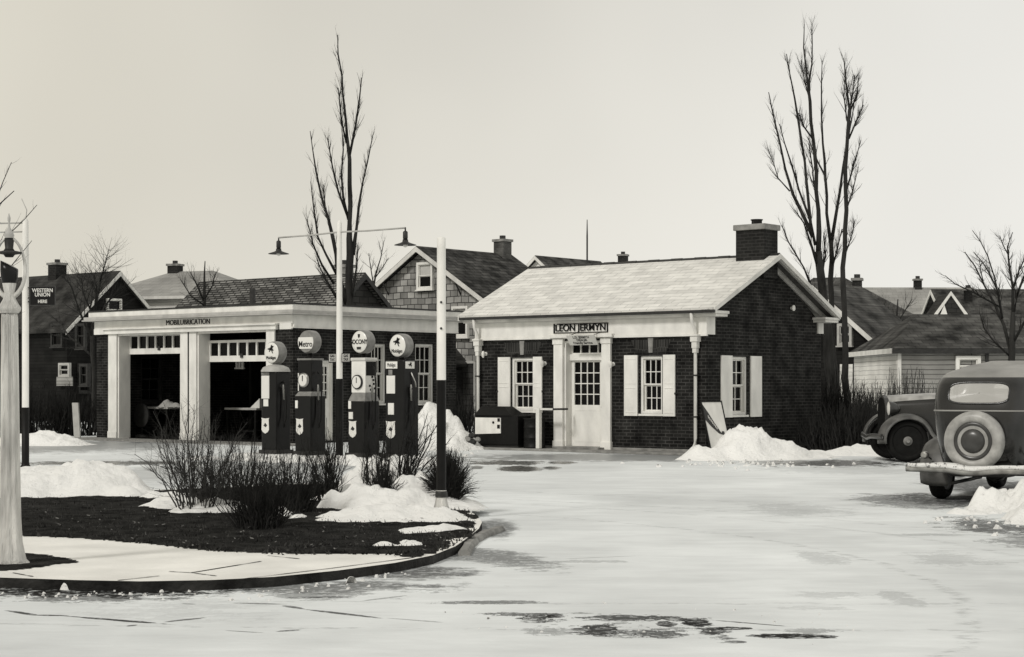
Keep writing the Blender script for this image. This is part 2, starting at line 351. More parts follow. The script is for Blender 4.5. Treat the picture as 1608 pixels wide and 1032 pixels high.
    for q in ((-6, 13.5, 9.2, .10, .30), (-6, 13.5, 10.65, .10, .26), (-6.6, 12.6, 12.4, .09, .22), (-6.6, 12.6, 13.8, .09, .22), (2, 60, 49.2, .07, .30), (2, 60, 47.9, .07, .24), (14, 40, 20.5, .12, .22), (14, 40, 21.9, .12, .22), (-2, 80, 46.5, .10, .2), (-2, 80, 48.0, .10, .2)):
        o = ring(*q); tracks = o if tracks is None else M2(nt, 'MAXIMUM', tracks, o)
    acc = M2(nt, 'MAXIMUM', acc, tracks)
    def line(px0, py0, px1, py1, w_, dark, amt=.8):
        a0, a1 = gp(px0, py0), gp(px1, py1); c = (a0 + a1) / 2; d = a1 - a0
        a = N(nt, 'ShaderNodeMapping', vector_type='TEXTURE'); a.inputs['Location'].default_value = c; a.inputs['Scale'].default_value = (d.length / 2, w_, 1); a.inputs['Rotation'].default_value = (0, 0, math.atan2(d.y, d.x))
        nt.links.new(t.outputs['Object'], a.inputs[0])
        ln = N(nt, 'ShaderNodeVectorMath', operation='LENGTH'); nt.links.new(a.outputs[0], ln.inputs[0])
        q = M2(nt, 'MULTIPLY_ADD', edge, amt, M2(nt, 'SUBTRACT', ln.outputs['Value'], amt * .5))
        mr = N(nt, 'ShaderNodeMapRange', interpolation_type='SMOOTHSTEP'); nt.links.new(q, mr.inputs[0]); mr.inputs[1].default_value = .75; mr.inputs[2].default_value = 1.1; mr.inputs[3].default_value = dark; mr.inputs[4].default_value = 0
        return mr.outputs[0]
    for q in ((12, 959, 60, 967, .035, .9), (50, 966, 110, 967, .03, .9), (95, 967, 285, 982, .035, .95), (198, 984, 216, 981, .03, .8), (250, 978, 330, 969, .03, .8), (366, 947, 446, 949, .03, .7), (445, 951, 480, 957, .04, .8), (470, 956, 600, 971, .035, .85), (600, 970, 700, 978, .02, .5), (433, 992, 472, 989, .03, .8), (350, 990, 416, 994, .02, .6), (445, 939, 566, 937, .05, .9), (148, 938, 234, 941, .05, .9), (-20, 930, 115, 936, .03, .85), (285, 948, 308, 949, .02, .7), (700, 944, 850, 946, .02, .6), (1120, 974, 1240, 984, .02, .9), (1190, 996, 1315, 1003, .045, 1.0), (880, 878, 1000, 873, .02, .4), (1255, 868, 1330, 886, .05, .25), (1440, 838, 1600, 842, .03, .35), (560, 945, 640, 935, .03, .5)):
        acc = M2(nt, 'MAXIMUM', acc, line(*q))
    sy_ = N(nt, 'ShaderNodeSeparateXYZ'); nt.links.new(t.outputs['Object'], sy_.inputs[0])
    near_ = N(nt, 'ShaderNodeMapRange'); nt.links.new(sy_.outputs[1], near_.inputs[0]); near_.inputs[1].default_value = 24; near_.inputs[2].default_value = 30      # 0 = street side, 1 = by the office
    gt = N(nt, 'ShaderNodeMapRange', interpolation_type='SMOOTHSTEP'); nt.links.new(M2(nt, 'ADD', M2(nt, 'MULTIPLY', n_fine, .45), M2(nt, 'MULTIPLY', n_vf, .55)), gt.inputs[0]); gt.inputs[1].default_value = .40; gt.inputs[2].default_value = .50; gt.inputs[3].default_value = .38
    acc = M2(nt, 'MULTIPLY', acc, M2(nt, 'MAXIMUM', gt.outputs[0], near_.outputs[0]))
    # large soft unevenness of worn ice, and thin wheel streaks
    big = noise_(.35, (1, .7, 1), 4); stre = noise_(1.0, (.35, 3.2, 1), 8, .68, (0, 5, 0)); tiny = noise_(26, (1, 1, 1), 3)
    mid = noise_(2.1, (.5, 1.2, 1), 6, .65, (9, 2, 0))
    st = N(nt, 'ShaderNodeMapRange', interpolation_type='SMOOTHSTEP'); nt.links.new(stre, st.inputs[0]); st.inputs[1].default_value = .62; st.inputs[2].default_value = .76; st.inputs[4].default_value = .30
    sp = N(nt, 'ShaderNodeMapRange', interpolation_type='SMOOTHSTEP'); nt.links.new(tiny, sp.inputs[0]); sp.inputs[1].default_value = .74; sp.inputs[2].default_value = .80; sp.inputs[4].default_value = .45
    base = M2(nt, 'MULTIPLY_ADD', big, -.58, 1.15)
    base = M2(nt, 'MULTIPLY_ADD', mid, -.30, base)
    base = M2(nt, 'SUBTRACT', base, M2(nt, 'MULTIPLY', st.outputs[0], .6)); base = M2(nt, 'SUBTRACT', base, M2(nt, 'MULTIPLY', sp.outputs[0], .6), clamp=True)
    cc = N(nt, 'ShaderNodeCombineColor')
    for i, k in enumerate((.97, 1.0, 1.0)): nt.links.new(M2(nt, 'MULTIPLY', base, k), cc.inputs[i])
    wet = N(nt, 'ShaderNodeMix', data_type='RGBA'); nt.links.new(acc, wet.inputs[0]); nt.links.new(cc.outputs[0], wet.inputs[6]); wet.inputs[7].default_value = g(.014)  # dark mix for slush, wet asphalt and the sedan's painted shade
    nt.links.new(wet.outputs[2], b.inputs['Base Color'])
    rg = M2(nt, 'MULTIPLY_ADD', M2(nt, 'MULTIPLY', acc, near_.outputs[0]), -.5, .68); nt.links.new(rg, b.inputs['Roughness']); nt.links.new(M2(nt, 'MULTIPLY_ADD', near_.outputs[0], .3, .04), b.inputs['Specular IOR Level'])
    bp = N(nt, 'ShaderNodeBump'); bp.inputs['Strength'].default_value = .25; bp.inputs['Distance'].default_value = .03
    nt.links.new(M2(nt, 'ADD', mid, M2(nt, 'MULTIPLY', n_fine, .5)), bp.inputs['Height']); nt.links.new(bp.outputs[0], b.inputs['Normal'])
    return m
m_ground = ground_material()
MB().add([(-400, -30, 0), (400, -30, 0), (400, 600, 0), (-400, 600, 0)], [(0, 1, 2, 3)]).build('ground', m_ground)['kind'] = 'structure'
# island with its pavement: one raised slab with a kerb
front = [(-260, 898), (-120, 903), (0, 907), (120, 911), (220, 913), (330, 911), (430, 906), (530, 896), (620, 884), (680, 872), (715, 858), (738, 842), (752, 830), (757, 820), (750, 810), (735, 802), (718, 793)]
back = [(700, 778), (670, 765), (625, 758), (560, 757), (440, 760), (330, 766), (258, 769), (225, 770), (120, 772), (0, 775), (-260, 780)]
outline = [gp(x, y, ZI) for x, y in front + back]
m_pave = mat('snowy_pavement', .80, .75, .16, 1.4, .3, 18, (1, 1, 1))
m_kerb = mat('wet_kerb', .03, .7, .7, 4, .6, 20, spec=.1, v2=.006)
mb = MB(); n = len(outline)
mb.add([tuple(p) for p in outline], [tuple(range(n))]); mb.build('pavement', m_pave)['kind'] = 'structure'
kb = MB()
for i in range(n):
    a, b_ = outline[i], outline[(i + 1) % n]
    if i == n - 1: continue
    m_ = max(1, int((b_ - a).length / .12))
    for k in range(m_):
        c, d = a.lerp(b_, k / m_), a.lerp(b_, (k + 1) / m_)
        kb.add([(c.x, c.y, -.02), (d.x, d.y, -.02), (d.x, d.y, ZI - .004), (c.x, c.y, ZI - .004)], [(0, 1, 2, 3)])
kb.build('kerb', m_kerb)['kind'] = 'structure'
# joints of the pavement (grooves filled with dirt)
jt = MB()
def strip(mb, pts, wd, z, seed=0):
    rnd = random.Random(seed)
    P = []
    for (a, b_) in zip(pts[:-1], pts[1:]):
        for k in range(8): P.append(a.lerp(b_, k / 8))
    P.append(pts[-1]); vs = []
    for i, p in enumerate(P):
        t = (P[min(i + 1, len(P) - 1)] - P[max(0, i - 1)]); t.z = 0; nn = Vector((-t.y, t.x, 0)).normalized(); ww = wd * rnd.uniform(.35, 1.1)
        vs += [tuple(p + nn * ww + Vector((0, 0, z))), tuple(p - nn * ww + Vector((0, 0, z)))]
    mb.add(vs, [(2 * i, 2 * i + 1, 2 * i + 3, 2 * i + 2) for i in range(len(P) - 1)])
for k, L in enumerate([[(185, 912), (250, 905)], [(265, 898), (300, 900), (340, 905)], [(370, 911), (520, 893), (650, 876)], [(20, 900), (52, 906)], [(420, 873), (470, 878)], [(300, 900), (410, 882)]]):
    strip(jt, [gp(x, y, ZI) for x, y in L], .012, .004, k)
jt.build('pavement_joints', m_kerb)['kind'] = 'structure'
# dark soil and dead turf of the bed
def in_poly(x, y, P):
    c = False; j = len(P) - 1
    for i in range(len(P)):
        if (P[i][1] > y) != (P[j][1] > y) and x < (P[j][0] - P[i][0]) * (y - P[i][1]) / (P[j][1] - P[i][1]) + P[i][0]: c = not c
        j = i
    return c
soil_px = [(-260, 838), (30, 842), (120, 846), (200, 852), (330, 866), (450, 872), (560, 871), (610, 872), (640, 880), (680, 871), (715, 857), (737, 842), (751, 830), (756, 820), (749, 810), (734, 802), (717, 794)] + [(698, 780), (668, 767), (622, 760), (560, 759), (440, 762), (330, 768), (258, 771), (225, 772), (120, 774), (0, 777), (-260, 782)]
m_soil = mat('dark_dead_turf', .024, .95, .8, 5, .9, 35, spec=.03, v2=.006)
def soil(polypx, name, amp, step=.09, seed=0):
    P = [gp(x, y, ZI) for x, y in polypx]
    # wobble the outline
    x0, x1 = min(p.x for p in P), max(p.x for p in P); y0, y1 = min(p.y for p in P), max(p.y for p in P)
    mb = MB(); idx = {}; vs = []; fs = []
    nx, ny = int((x1 - x0) / step) + 2, int((y1 - y0) / step) + 2
    def inside(i, j):
        x, y = x0 + i * step, y0 + j * step
        wx = noise.noise(Vector((x * 1.7, y * 1.7, seed))) * .16 + noise.noise(Vector((x * 6, y * 6, seed))) * .07
        wy = noise.noise(Vector((x * 1.7, y * 1.7, seed + 5))) * .10 + noise.noise(Vector((x * 6, y * 6, seed + 9))) * .05
        return in_poly(x + wx, y + wy, P)
    ins = {(i, j): inside(i, j) for i in range(nx) for j in range(ny)}
    for i in range(nx - 1):
        for j in range(ny - 1):
            if all(ins[(i + a, j + b_)] for a in (0, 1) for b_ in (0, 1)):
                q = []
                for a, b_ in ((0, 0), (1, 0), (1, 1), (0, 1)):
                    key = (i + a, j + b_)
                    if key not in idx:
                        idx[key] = len(vs); x, y = x0 + key[0] * step, y0 + key[1] * step
                        ed = any(not ins.get((key[0] + c, key[1] + d), False) for c in (-1, 0, 1) for d in (-1, 0, 1))
                        h = ZI + .006 + (0 if ed else amp * (.5 + .5 * noise.noise(Vector((x * 3, y * 3, 2))) + .35 * noise.noise(Vector((x * 11, y * 11, 3)))))
                        vs.append((x + (0 if not ed else noise.noise(Vector((x * 9, y * 9, 1))) * .04), y, max(h, ZI + .006)))
                    q.append(idx[key])
                fs.append(tuple(q))
    mb.add(vs, fs, True); return mb.build(name, m_soil)
soil(soil_px, 'planting_bed', .035)['kind'] = 'structure'
soil([(-60, 868), (35, 869), (70, 873), (140, 882), (90, 889), (30, 895), (-60, 899)], 'bare_earth', .012, .05, 3)['kind'] = 'structure'
# dead grass blades of the bed (nobody could count them)
gr = MB(); P = [gp(x, y, ZI) for x, y in soil_px]; rnd = random.Random(3)
m_deadgrass = mat('dead_grass', .05, .9, .6, 3, spec=.1, v2=.012)
for k in range(9000):
    py = rnd.uniform(770, 876); px = rnd.uniform(-10, 745); p = gp(px, py, ZI)
    if not in_poly(p.x, p.y, P): continue
    h = rnd.uniform(.02, .06); a = rnd.uniform(0, 6.28); dx, dy = math.cos(a) * .012, math.sin(a) * .012; lx, ly = rnd.uniform(-.04, .04), rnd.uniform(-.04, .04)
    gr.add([(p.x - dx, p.y - dy, ZI), (p.x + dx, p.y + dy, ZI), (p.x + lx, p.y + ly, ZI + h)], [(0, 1, 2)])
tag(gr.build('dead_grass', m_deadgrass), 'short dead grass over the dark planting bed', 'grass', kind='stuff')
lt = MB()
for k in range(420):
    py = 775 + 100 * rnd.random() ** .6; px = rnd.uniform(0, 740); p_ = gp(px, py, ZI)
    if not in_poly(p_.x, p_.y, P): continue
    s_ = rnd.choice((.010, .014, .02, .03)) * rnd.uniform(.6, 1.2); a = rnd.uniform(0, 6.28); c_, d_ = math.cos(a) * s_, math.sin(a) * s_; z_ = ZI + rnd.uniform(.03, .05)
    lt.add([(p_.x - c_, p_.y - d_, z_), (p_.x + d_ * .5, p_.y - c_ * .5, z_ + .006), (p_.x + c_, p_.y + d_, z_ + .012), (p_.x - d_ * .5, p_.y + c_ * .5, z_ + .004)], [(0, 1, 2, 3)])
m_litter = mat('pale_litter', .16, .9, .7, 4)
tag(lt.build('leaf_litter', m_litter), 'pale scraps of leaf and ice scattered over the dark planting bed', 'leaf litter', kind='stuff')
# curved kerb stone at the tip of the island
mbk = MB(); pts = [(786, 826), (775, 830), (758, 836), (744, 844), (735, 853), (729, 864)]
P = [gp(x, y, .05) for x, y in pts]
rnd = random.Random(8); Q = []
for a, b_ in zip(P[:-1], P[1:]):
    for k in range(4): Q.append(a.lerp(b_, k / 4))
Q.append(P[-1]); vs = []
for i, p in enumerate(Q):
    tn = Q[min(i + 1, len(Q) - 1)] - Q[max(0, i - 1)]; nn = Vector((-tn.y, tn.x, 0)).normalized(); hh = .055 + rnd.uniform(-.006, .006)
    for d, z in ((-.055, -.02), (-.052, hh - .025), (-.034, hh), (.03, hh), (.05, hh - .03), (.055, -.02)): vs.append((p.x + nn.x * (d + rnd.uniform(-.004, .004)), p.y + nn.y * d, z))
m_ = len(Q); mbk.add(vs, [(i * 6 + k, i * 6 + k + 1, (i + 1) * 6 + k + 1, (i + 1) * 6 + k) for i in range(m_ - 1) for k in range(5)] + [tuple(range(6)), tuple(range((m_ - 1) * 6, m_ * 6))], False)
o = mbk.build('kerb_stone', m_stone); recentre(o, (P[3].x, P[3].y, 0))
tag(o, 'short curved grey kerb stone at the right tip of the planting bed', 'kerb stone')
# ================================================================ SNOW
def mound(label, gs, z0=0.0, step=.07, seed=0, rough=.12, m=None, cut=.05, name='snow_pile', group=None, expo=1.35):
    x0 = min(q[0] - q[2] * 2.0 for q in gs); x1 = max(q[0] + q[2] * 2.0 for q in gs); y0 = min(q[1] - q[3] * 2.0 for q in gs); y1 = max(q[1] + q[3] * 2.0 for q in gs)
    nx, ny = int((x1 - x0) / step) + 2, int((y1 - y0) / step) + 2; H = {}
    for i in range(nx):
        for j in range(ny):
            x, y = x0 + i * step, y0 + j * step
            wx = x + noise.noise(Vector((x * 2.1, y * 2.1, seed))) * .16; wy = y + noise.noise(Vector((x * 2.1, y * 2.1, seed + 7))) * .16
            h = sum((q[4] * math.exp(-(((wx - q[0]) / q[2]) ** 2 + ((wy - q[1]) / q[3]) ** 2) ** expo)) ** 3 for q in gs) ** (1 / 3)
            nn = noise.noise(Vector((x * 2.6, y * 2.6, seed + 3))) + .55 * noise.noise(Vector((x * 6.3, y * 6.3, seed))) + .3 * noise.noise(Vector((x * 14, y * 14, seed))) + 1.3 * (.45 - noise.voronoi(Vector((x * 4.5, y * 4.5, seed)))[0][0])
            H[(i, j)] = (x, y, h * (1 + rough * 1.6 * nn) + nn * rough * .12 - cut)
    idx = {}; vs = []; fs = []
    for i in range(nx - 1):
        for j in range(ny - 1):
            ks = [(i, j), (i + 1, j), (i + 1, j + 1), (i, j + 1)]
            if max(H[k][2] for k in ks) < .0: continue
            q = []
            for k in ks:
                if k not in idx: idx[k] = len(vs); vs.append((H[k][0], H[k][1], z0 + max(H[k][2], -.03)))
                q.append(idx[k])
            fs.append(tuple(q))
    o = MB().add(vs, fs, True).build(name, m or m_snow); c = gs[0]
    recentre(o, (c[0], c[1], z0)); tag(o, label, 'snow pile', group); return o
def gm(px, Y, rx, ry, h): return ((px - 804) / F * Y, Y, rx, ry, h)
mound('tall white snow pile heaped beside the leaning sandwich board at the office corner', [gm(1166, 36.2, .62, .8, .68), gm(1110, 35.6, .5, .6, .30), gm(1215, 36.3, .75, .7, .42), (gm(1265, 36.5, .7, .5, .16))], seed=1)
mound('long low ridge of snow below the dark hedge left of the parked cars', [gm(1300, 37.6, .8, .35, .17), gm(1350, 37.8, .6, .4, .28), gm(1385, 37.4, .5, .3, .16), gm(1255, 37.2, .7, .35, .14)], seed=2)
mound('broad snow bank spread round the spiky shrub at the right end of the bed', [gm(625, 20.6, .80, .9, .30), gm(600, 22.6, .5, .8, .56), gm(560, 21.6, .45, .5, .26), gm(560, 20.3, .4, .35, .20), gm(665, 21.5, .4, .8, .36), gm(655, 18.9, .55, .75, .15), gm(610, 18.6, .8, .55, .17), gm(520, 20.3, .22, .22, .28), gm(706, 18.2, .3, .35, .09), gm(695, 17.2, .22, .45, .13), gm(660, 17.0, .3, .35, .10), gm(560, 18.9, .5, .3, .12)], ZI, .045, seed=3, rough=.14)
mound('wide rounded snow heap behind the left end of the bed near the banded pole', [gm(160, 23.3, .50, .8, .44), gm(95, 23.2, .60, .8, .36), gm(45, 22.8, .55, .7, .30), gm(205, 22.6, .25, .5, .16), gm(0, 23.2, .6, .6, .34), gm(-60, 23.2, .6, .6, .34)], ZI, .05, seed=4, rough=.10, cut=.03)
mound('far snow heap at the left end of the garage beyond the driveway', [gm(70, 44.5, .7, .9, .36), gm(100, 44.2, .6, .6, .22), gm(20, 44.5, .8, .8, .26), gm(125, 44.6, .5, .5, .1)], seed=5)
mound('tallest snow pile, steep and jagged, between the garage and the office', [gm(672, 41.8, .50, .9, .96), gm(694, 41.8, .45, .8, .90), gm(716, 41.4, .40, .6, .55), gm(648, 41.0, .45, .6, .6), gm(737, 41.6, .3, .5, .34)], seed=6, rough=.14)
mound('small snow patch under the bare leftmost shrub of the bed', [gm(275, 20.8, .32, .75, .20), gm(345, 19.9, .28, .42, .20), gm(300, 19.6, .30, .35, .14), gm(255, 22.3, .3, .5, .14), gm(370, 20.0, .14, .25, .14)], ZI, .045, seed=7)
mound('small crumbling snow patch between the two darkest shrubs', [gm(450, 19.2, .10, .3, .13), gm(470, 18.7, .12, .25, .1)], ZI, .03, seed=8, cut=.03)
mound('snow chunks heaped at the right edge in front of the sedan', [gm(1565, 21.3, .34, .45, .26), gm(1600, 21.4, .42, .45, .34), gm(1530, 20.6, .30, .2, .13), gm(1640, 21.0, .5, .5, .4), gm(1595, 19.8, .22, .35, .16), gm(1640, 19.3, .4, .5, .25)], 0, .045, seed=9, rough=.30)
mound('thin strip of crusted snow on the pavement edge below the snow bank', [gm(600, 15.55, .14, .20, .09), gm(635, 15.6, .13, .22, .11), gm(655, 15.6, .08, .2, .09)], ZI, .03, seed=10, cut=.03)
mound('low snow ridge along the foot of the four pumps', [gm(470, 34.3, .6, .3, .14), gm(540, 33.7, .6, .3, .16), gm(600, 33.0, .6, .3, .18), gm(655, 32.6, .45, .4, .22), gm(400, 35, .6, .3, .12), gm(330, 35.6, .6, .3, .1)], seed=11, rough=.25)
for i, (px, py, s, lab) in enumerate([(117, 925, .055, 'lump of ice in the gutter below the lamp post'), (548, 914, .04, 'small lump of ice in the gutter at the bend of the kerb')]):
    p = gp(px, py); o = mound(lab, [(p.x, p.y, s * 1.1, s * 1.1, s * 1.5)], 0, .008, seed=20 + i, rough=.06, cut=.012, expo=2.6, name='ice_lump'); o['category'] = 'ice lump'
rnd = random.Random(17); cr = MB()
def crumb(px, py, s, z=0.0):
    p = gp(px, py, z); n_ = 6; vs = [(p.x + math.cos(k * 1.047) * s * rnd.uniform(.6, 1.2), p.y + math.sin(k * 1.047) * s * rnd.uniform(.6, 1.2), z - .002) for k in range(n_)]
    vs += [(p.x + math.cos(k * 1.047) * s * .55 * rnd.uniform(.5, 1.2), p.y + math.sin(k * 1.047) * s * .55 * rnd.uniform(.5, 1.2), z + s * rnd.uniform(.5, 1.0)) for k in range(n_)]
    cr.add(vs, [(k, (k + 1) % n_, n_ + (k + 1) % n_, n_ + k) for k in range(n_)] + [tuple(range(n_, 2 * n_))])
for k in range(80): x = rnd.uniform(-20, 640); crumb(x, 934 - .0 * x - max(0, (x - 430)) * .17 + rnd.gauss(0, 5), rnd.uniform(.006, .024))
for k in range(30): crumb(rnd.uniform(690, 1340), rnd.uniform(940, 1012), rnd.uniform(.004, .014))
for k in range(70): crumb(rnd.gauss(1165, 70), rnd.gauss(729, 4), rnd.uniform(.02, .06))
for k in range(22): crumb(rnd.gauss(1540, 45), rnd.gauss(822, 14), rnd.uniform(.012, .05))
for k in range(40): crumb(rnd.gauss(690, 30), rnd.gauss(712, 4), rnd.uniform(.02, .07))
tag(cr.build('ice_crumbs', m_dirtysnow), 'crumbs of broken ice scattered along the gutter and round the snow piles', 'ice crumbs', kind='stuff')
# ================================================================ OFFICE
S0 = (4.2, 38.18); SW, SD, SO = 6.53, 4.95, .36
st = thing('office_building', 'small dark brick office with white trim, shutters and a snow dusted gable roof', 'building', (S0[0], S0[1], 0), -TH)
SM = Matrix(); SR = Matrix.Rotation(R(90), 4, 'Z')        # front wall, right-hand side wall
zf0, zf1 = 2.60, 2.98
def A(px, b=0): return fu(S0, px, b)
def ZF(px, py, b=0): return zz(S0, A(px, b), b, py)
wins = []
for (p0, p1, t, bt, sh) in ((803, 838, 562, 645, (783, 803, 838, 853)), (1005, 1040, 559, 650, (981, 1003, 1042, 1062))):
    a0, a1 = A(p0), A(p1); zt, zb = ZF((p0 + p1) / 2, t), ZF((p0 + p1) / 2, bt); wins.append((a0, a1, zb, zt, [A(q) for q in sh]))
d0, d1 = A(886), A(947); dt = ZF(915, 535)
mb = MB(); wall(mb, -SW, 0, 0, zf1, 0, .3, [(w_[0], w_[1], w_[2], w_[3]) for w_ in wins] + [(d0, d1, 0, dt)])
mb.box(-SW, 0, SD - .3, SD, 0, zf1); mb.box(-SW, -SW + .3, .3, SD - .3, 0, zf1)
B0, B1 = fv(S0, 1149), fv(S0, 1174); sy = [fv(S0, q) for q in (1131, 1148, 1177, 1194)]
zbw, ztw = zz(S0, 0, B0, 652), zz(S0, 0, B0, 560)
mb.M = SR; wall(mb, .3, SD - .3, 0, zf1, 0, .3, [(B0, B1, zbw, ztw)]); mb.M = SM
ZR, SE = 4.43, 3.12
gz = 3.0 + (ZR - 3.0) - .08
for xx in (-.3, -SW): mb.prism([(xx, 0, zf1), (xx, SD, zf1), (xx, SD / 2, gz)], (.3, 0, 0))
mb.build('wall', m_brick, st)
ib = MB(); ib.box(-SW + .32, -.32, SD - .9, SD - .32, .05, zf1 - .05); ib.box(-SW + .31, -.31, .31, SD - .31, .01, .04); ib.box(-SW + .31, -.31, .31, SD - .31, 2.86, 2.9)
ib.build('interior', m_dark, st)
MB().box(-SW - .03, .03, -.03, SD + .03, 0, .10).build('plinth', m_stone, st, .01)
for w_ in wins:
    sash(st, SM, w_[0], w_[1], w_[2], w_[3], b=.1, cols=3, rows=2)
    for (x0, x1) in ((w_[4][0], w_[4][1]), (w_[4][2], w_[4][3])):
        q = MB(); q.box(x0 + .01, x1 - .01, -.045, -.008, w_[2] - .05, w_[3] + .02)
        for (zq0, zq1) in ((w_[2] + .02, (w_[2] + w_[3]) / 2 - .06), ((w_[2] + w_[3]) / 2 + .02, w_[3] - .06)):
            for e in ((x0 + .05, x1 - .05, zq0, zq0 + .02), (x0 + .05, x1 - .05, zq1 - .02, zq1)): q.box(e[0], e[1], -.052, -.043, e[2], e[3])
        sh = q.build('shutter', m_white, st, .004)
        MB().lathe([(.012, 0), (.02, -.03), (.03, -.035)], ((x0 if x0 < w_[0] else x1), -.01, w_[2] + .45), 'y', 8).build('shutter_catch', m_iron, sh)
    c = (w_[0] + w_[1]) / 2; hw = (w_[1] - w_[0]) / 2 + .12; zt = w_[3] + .10
    l = MB(); l.add([(c - hw, -.006, zt), (c + hw, -.006, zt), (c + hw + .12, -.006, zt + .26), (c - hw - .12, -.006, zt + .26)], [(0, 1, 2, 3)])
    ln_ = l.build('brick_lintel', m_lintel, st)
    MB().prism([(c - .05, -.025, zt - .03), (c + .05, -.025, zt - .03), (c + .07, -.025, zt + .30), (c - .07, -.025, zt + .30)], (0, .018, 0)).build('keystone', m_stone, ln_)
sash(st, SR, B0, B1, zbw, ztw, b=.1, cols=2, rows=2)
for (x0, x1) in ((sy[0], sy[1]), (sy[2], sy[3])): MB(SR).box(x0, x1, -.045, -.008, zbw - .05, ztw + .02).build('shutter', m_white, st, .004)
# doorway
dm = MB()
dl0, dl1 = A(872), A(886); dr0, dr1 = A(947), A(961)
for (x0, x1) in ((dl0, dl1), (dr0, dr1)):
    dm.box(x0, x1, -.07, -.004, .0, 2.60 - .02); dm.box(x0 - .02, x1 + .02, -.09, -.0045, .0, .22); dm.box(x0 - .02, x1 + .02, -.09, -.0045, 2.44, 2.575)
dm.box(dl0 - .10, dr1 + .10, -.15, -.0035, 2.585, 2.66)
dm.box(d0 + .001, d0 + .05, .0, .3, .02, dt); dm.box(d1 - .05, d1 - .001, .0, .3, .02, dt); dm.box(d0 + .05, d1 - .05, 0, .3, dt - .05, dt)
tz = ZF(915, 556); dh = ZF(915, 566)
dm.box(d0 + .05, d1 - .05, .14, .3, dh, tz)
dm.build('door_surround', m_white, st, .004)
tr = MB(); tb = .24
for k in range(5): x = d0 + .06 + (d1 - d0 - .12) * k / 4; tr.box(x - .012, x + .012, tb - .02, tb + .02, tz + .001, dt - .051)
tr.box(d0 + .072, d1 - .072, tb - .018, tb + .018, tz + .001, tz + .03)
tw = tr.build('transom_window', m_white, st); MB().box(d0 + .06, d1 - .06, tb + .021, tb + .03, tz + .01, dt - .06).build('pane', m_glass, tw)
e0, e1 = d0 + .055, d1 - .055; q = MB(); b0, b1 = .20, .24
g0, g1 = A(897, .2), A(942, .2); gz0, gz1 = ZF(918, 636, .2), ZF(918, 569, .2)
g0 = max(g0, e0 + .09); g1 = min(g1, e1 - .09)
q.box(e0, g0, b0, b1, .10, dh - .004); q.box(g1, e1, b0, b1, .10, dh - .004); q.box(g0, g1, b0, b1, .10, gz0); q.box(g0, g1, b0, b1, gz1, dh - .004)
for k in range(1, 4):
    x = g0 + (g1 - g0) * k / 4; q.box(x - .011, x + .011, b0 + .005, b1 - .005, gz0, gz1)
for k in range(1, 4):
    z = gz0 + (gz1 - gz0) * k / 4
    for c in range(4): q.box(g0 + (g1 - g0) * c / 4 + .011, g0 + (g1 - g0) * (c + 1) / 4 - .011, b0 + .005, b1 - .005, z - .011, z + .011)
for e in ((g0 + .02, g1 - .02, .20, .215), (g0 + .02, g1 - .02, gz0 - .13, gz0 - .115)): q.box(e[0], e[1], b0 - .006, b0 + .002, e[2], e[3])
dr = q.build('door', m_white, st); MB().box(g0, g1, b1 - .01, b1 - .004, gz0, gz1).build('pane', m_glass, dr)
MB().lathe([(.012, 0), (.012, -.05), (.03, -.055), (.03, -.08), (.01, -.09)], (e1 - .06, b0, 1.0), 'y', 10).build('door_knob', m_iron, dr)
MB().box(d0 - .1, d1 + .1, -.32, .28, .0, .095).build('doorstep', m_stone, st, .01)
# frieze, cornice and gutter
f = MB(); f.box(-SW - .04, .04, -.04, -.003, zf0, zf1); f.box(-SW - .05, .05, -.065, -.004, zf0 - .035, zf0 + .02)
f.box(.003, .04, -.003, .30, zf0, zf1)
f.build('frieze', m_white, st, .003)
c = MB(); c.box(-SW - .30, .36, -.17, -.003, zf1 + .002, zf1 + .06); c.box(-SW - .32, .38, -.23, -.003, zf1 + .062, zf1 + .125)
c.box(.003, .36, -.003, .30, zf1 + .002, zf1 + .06); c.box(.003, .38, -.003, .34, zf1 + .062, zf1 + .125)
c.build('cornice', m_trim, st, .006)
MB().box(-SW - .33, .395, -.30, -.235, zf1 + .075, zf1 + .14).build('gutter', m_iron, st, .01)
# far cornice return and frieze end
c = MB(); c.box(.003, .34, SD - .38, SD + .24, zf1 + .002, zf1 + .06); c.box(.003, .36, SD - .41, SD + .27, zf1 + .062, zf1 + .12); c.box(.003, .05, SD - .20, SD + .05, 2.72, zf1)
c.build('cornice_return', m_trim, st, .006)
# roof
hy = SD / 2; ev = -.26; slope = (ZR - (SE + .02)) / (hy - ev)
for sgn, nm in ((1, m_roofsnow), (-1, m_roofsnow)):
    q = MB(); y_e = ev if sgn > 0 else SD - ev
    rr = random.Random(5)
    q.hexa([(-SW - SO, y_e, SE), (SO, y_e, SE), (SO, hy, ZR - .02), (-SW - SO, hy, ZR - .02), (-SW - SO, y_e, SE + .055), (SO, y_e, SE + .055), (SO, hy, ZR + .035), (-SW - SO, hy, ZR + .035)])
    rf = q.build('roof', nm, st)
rg = MB()
for k in range(22):
    x0 = -SW - SO + (SW + 2 * SO) * k / 22; dz = .008 * (k % 2)
    rg.prism([(x0, hy - .09, ZR - .006 + dz), (x0, hy, ZR + .055 + dz), (x0, hy + .09, ZR - .006 + dz)], ((SW + 2 * SO) / 22 - .004, 0, 0))
rg.build('ridge_cap', m_iron, st)
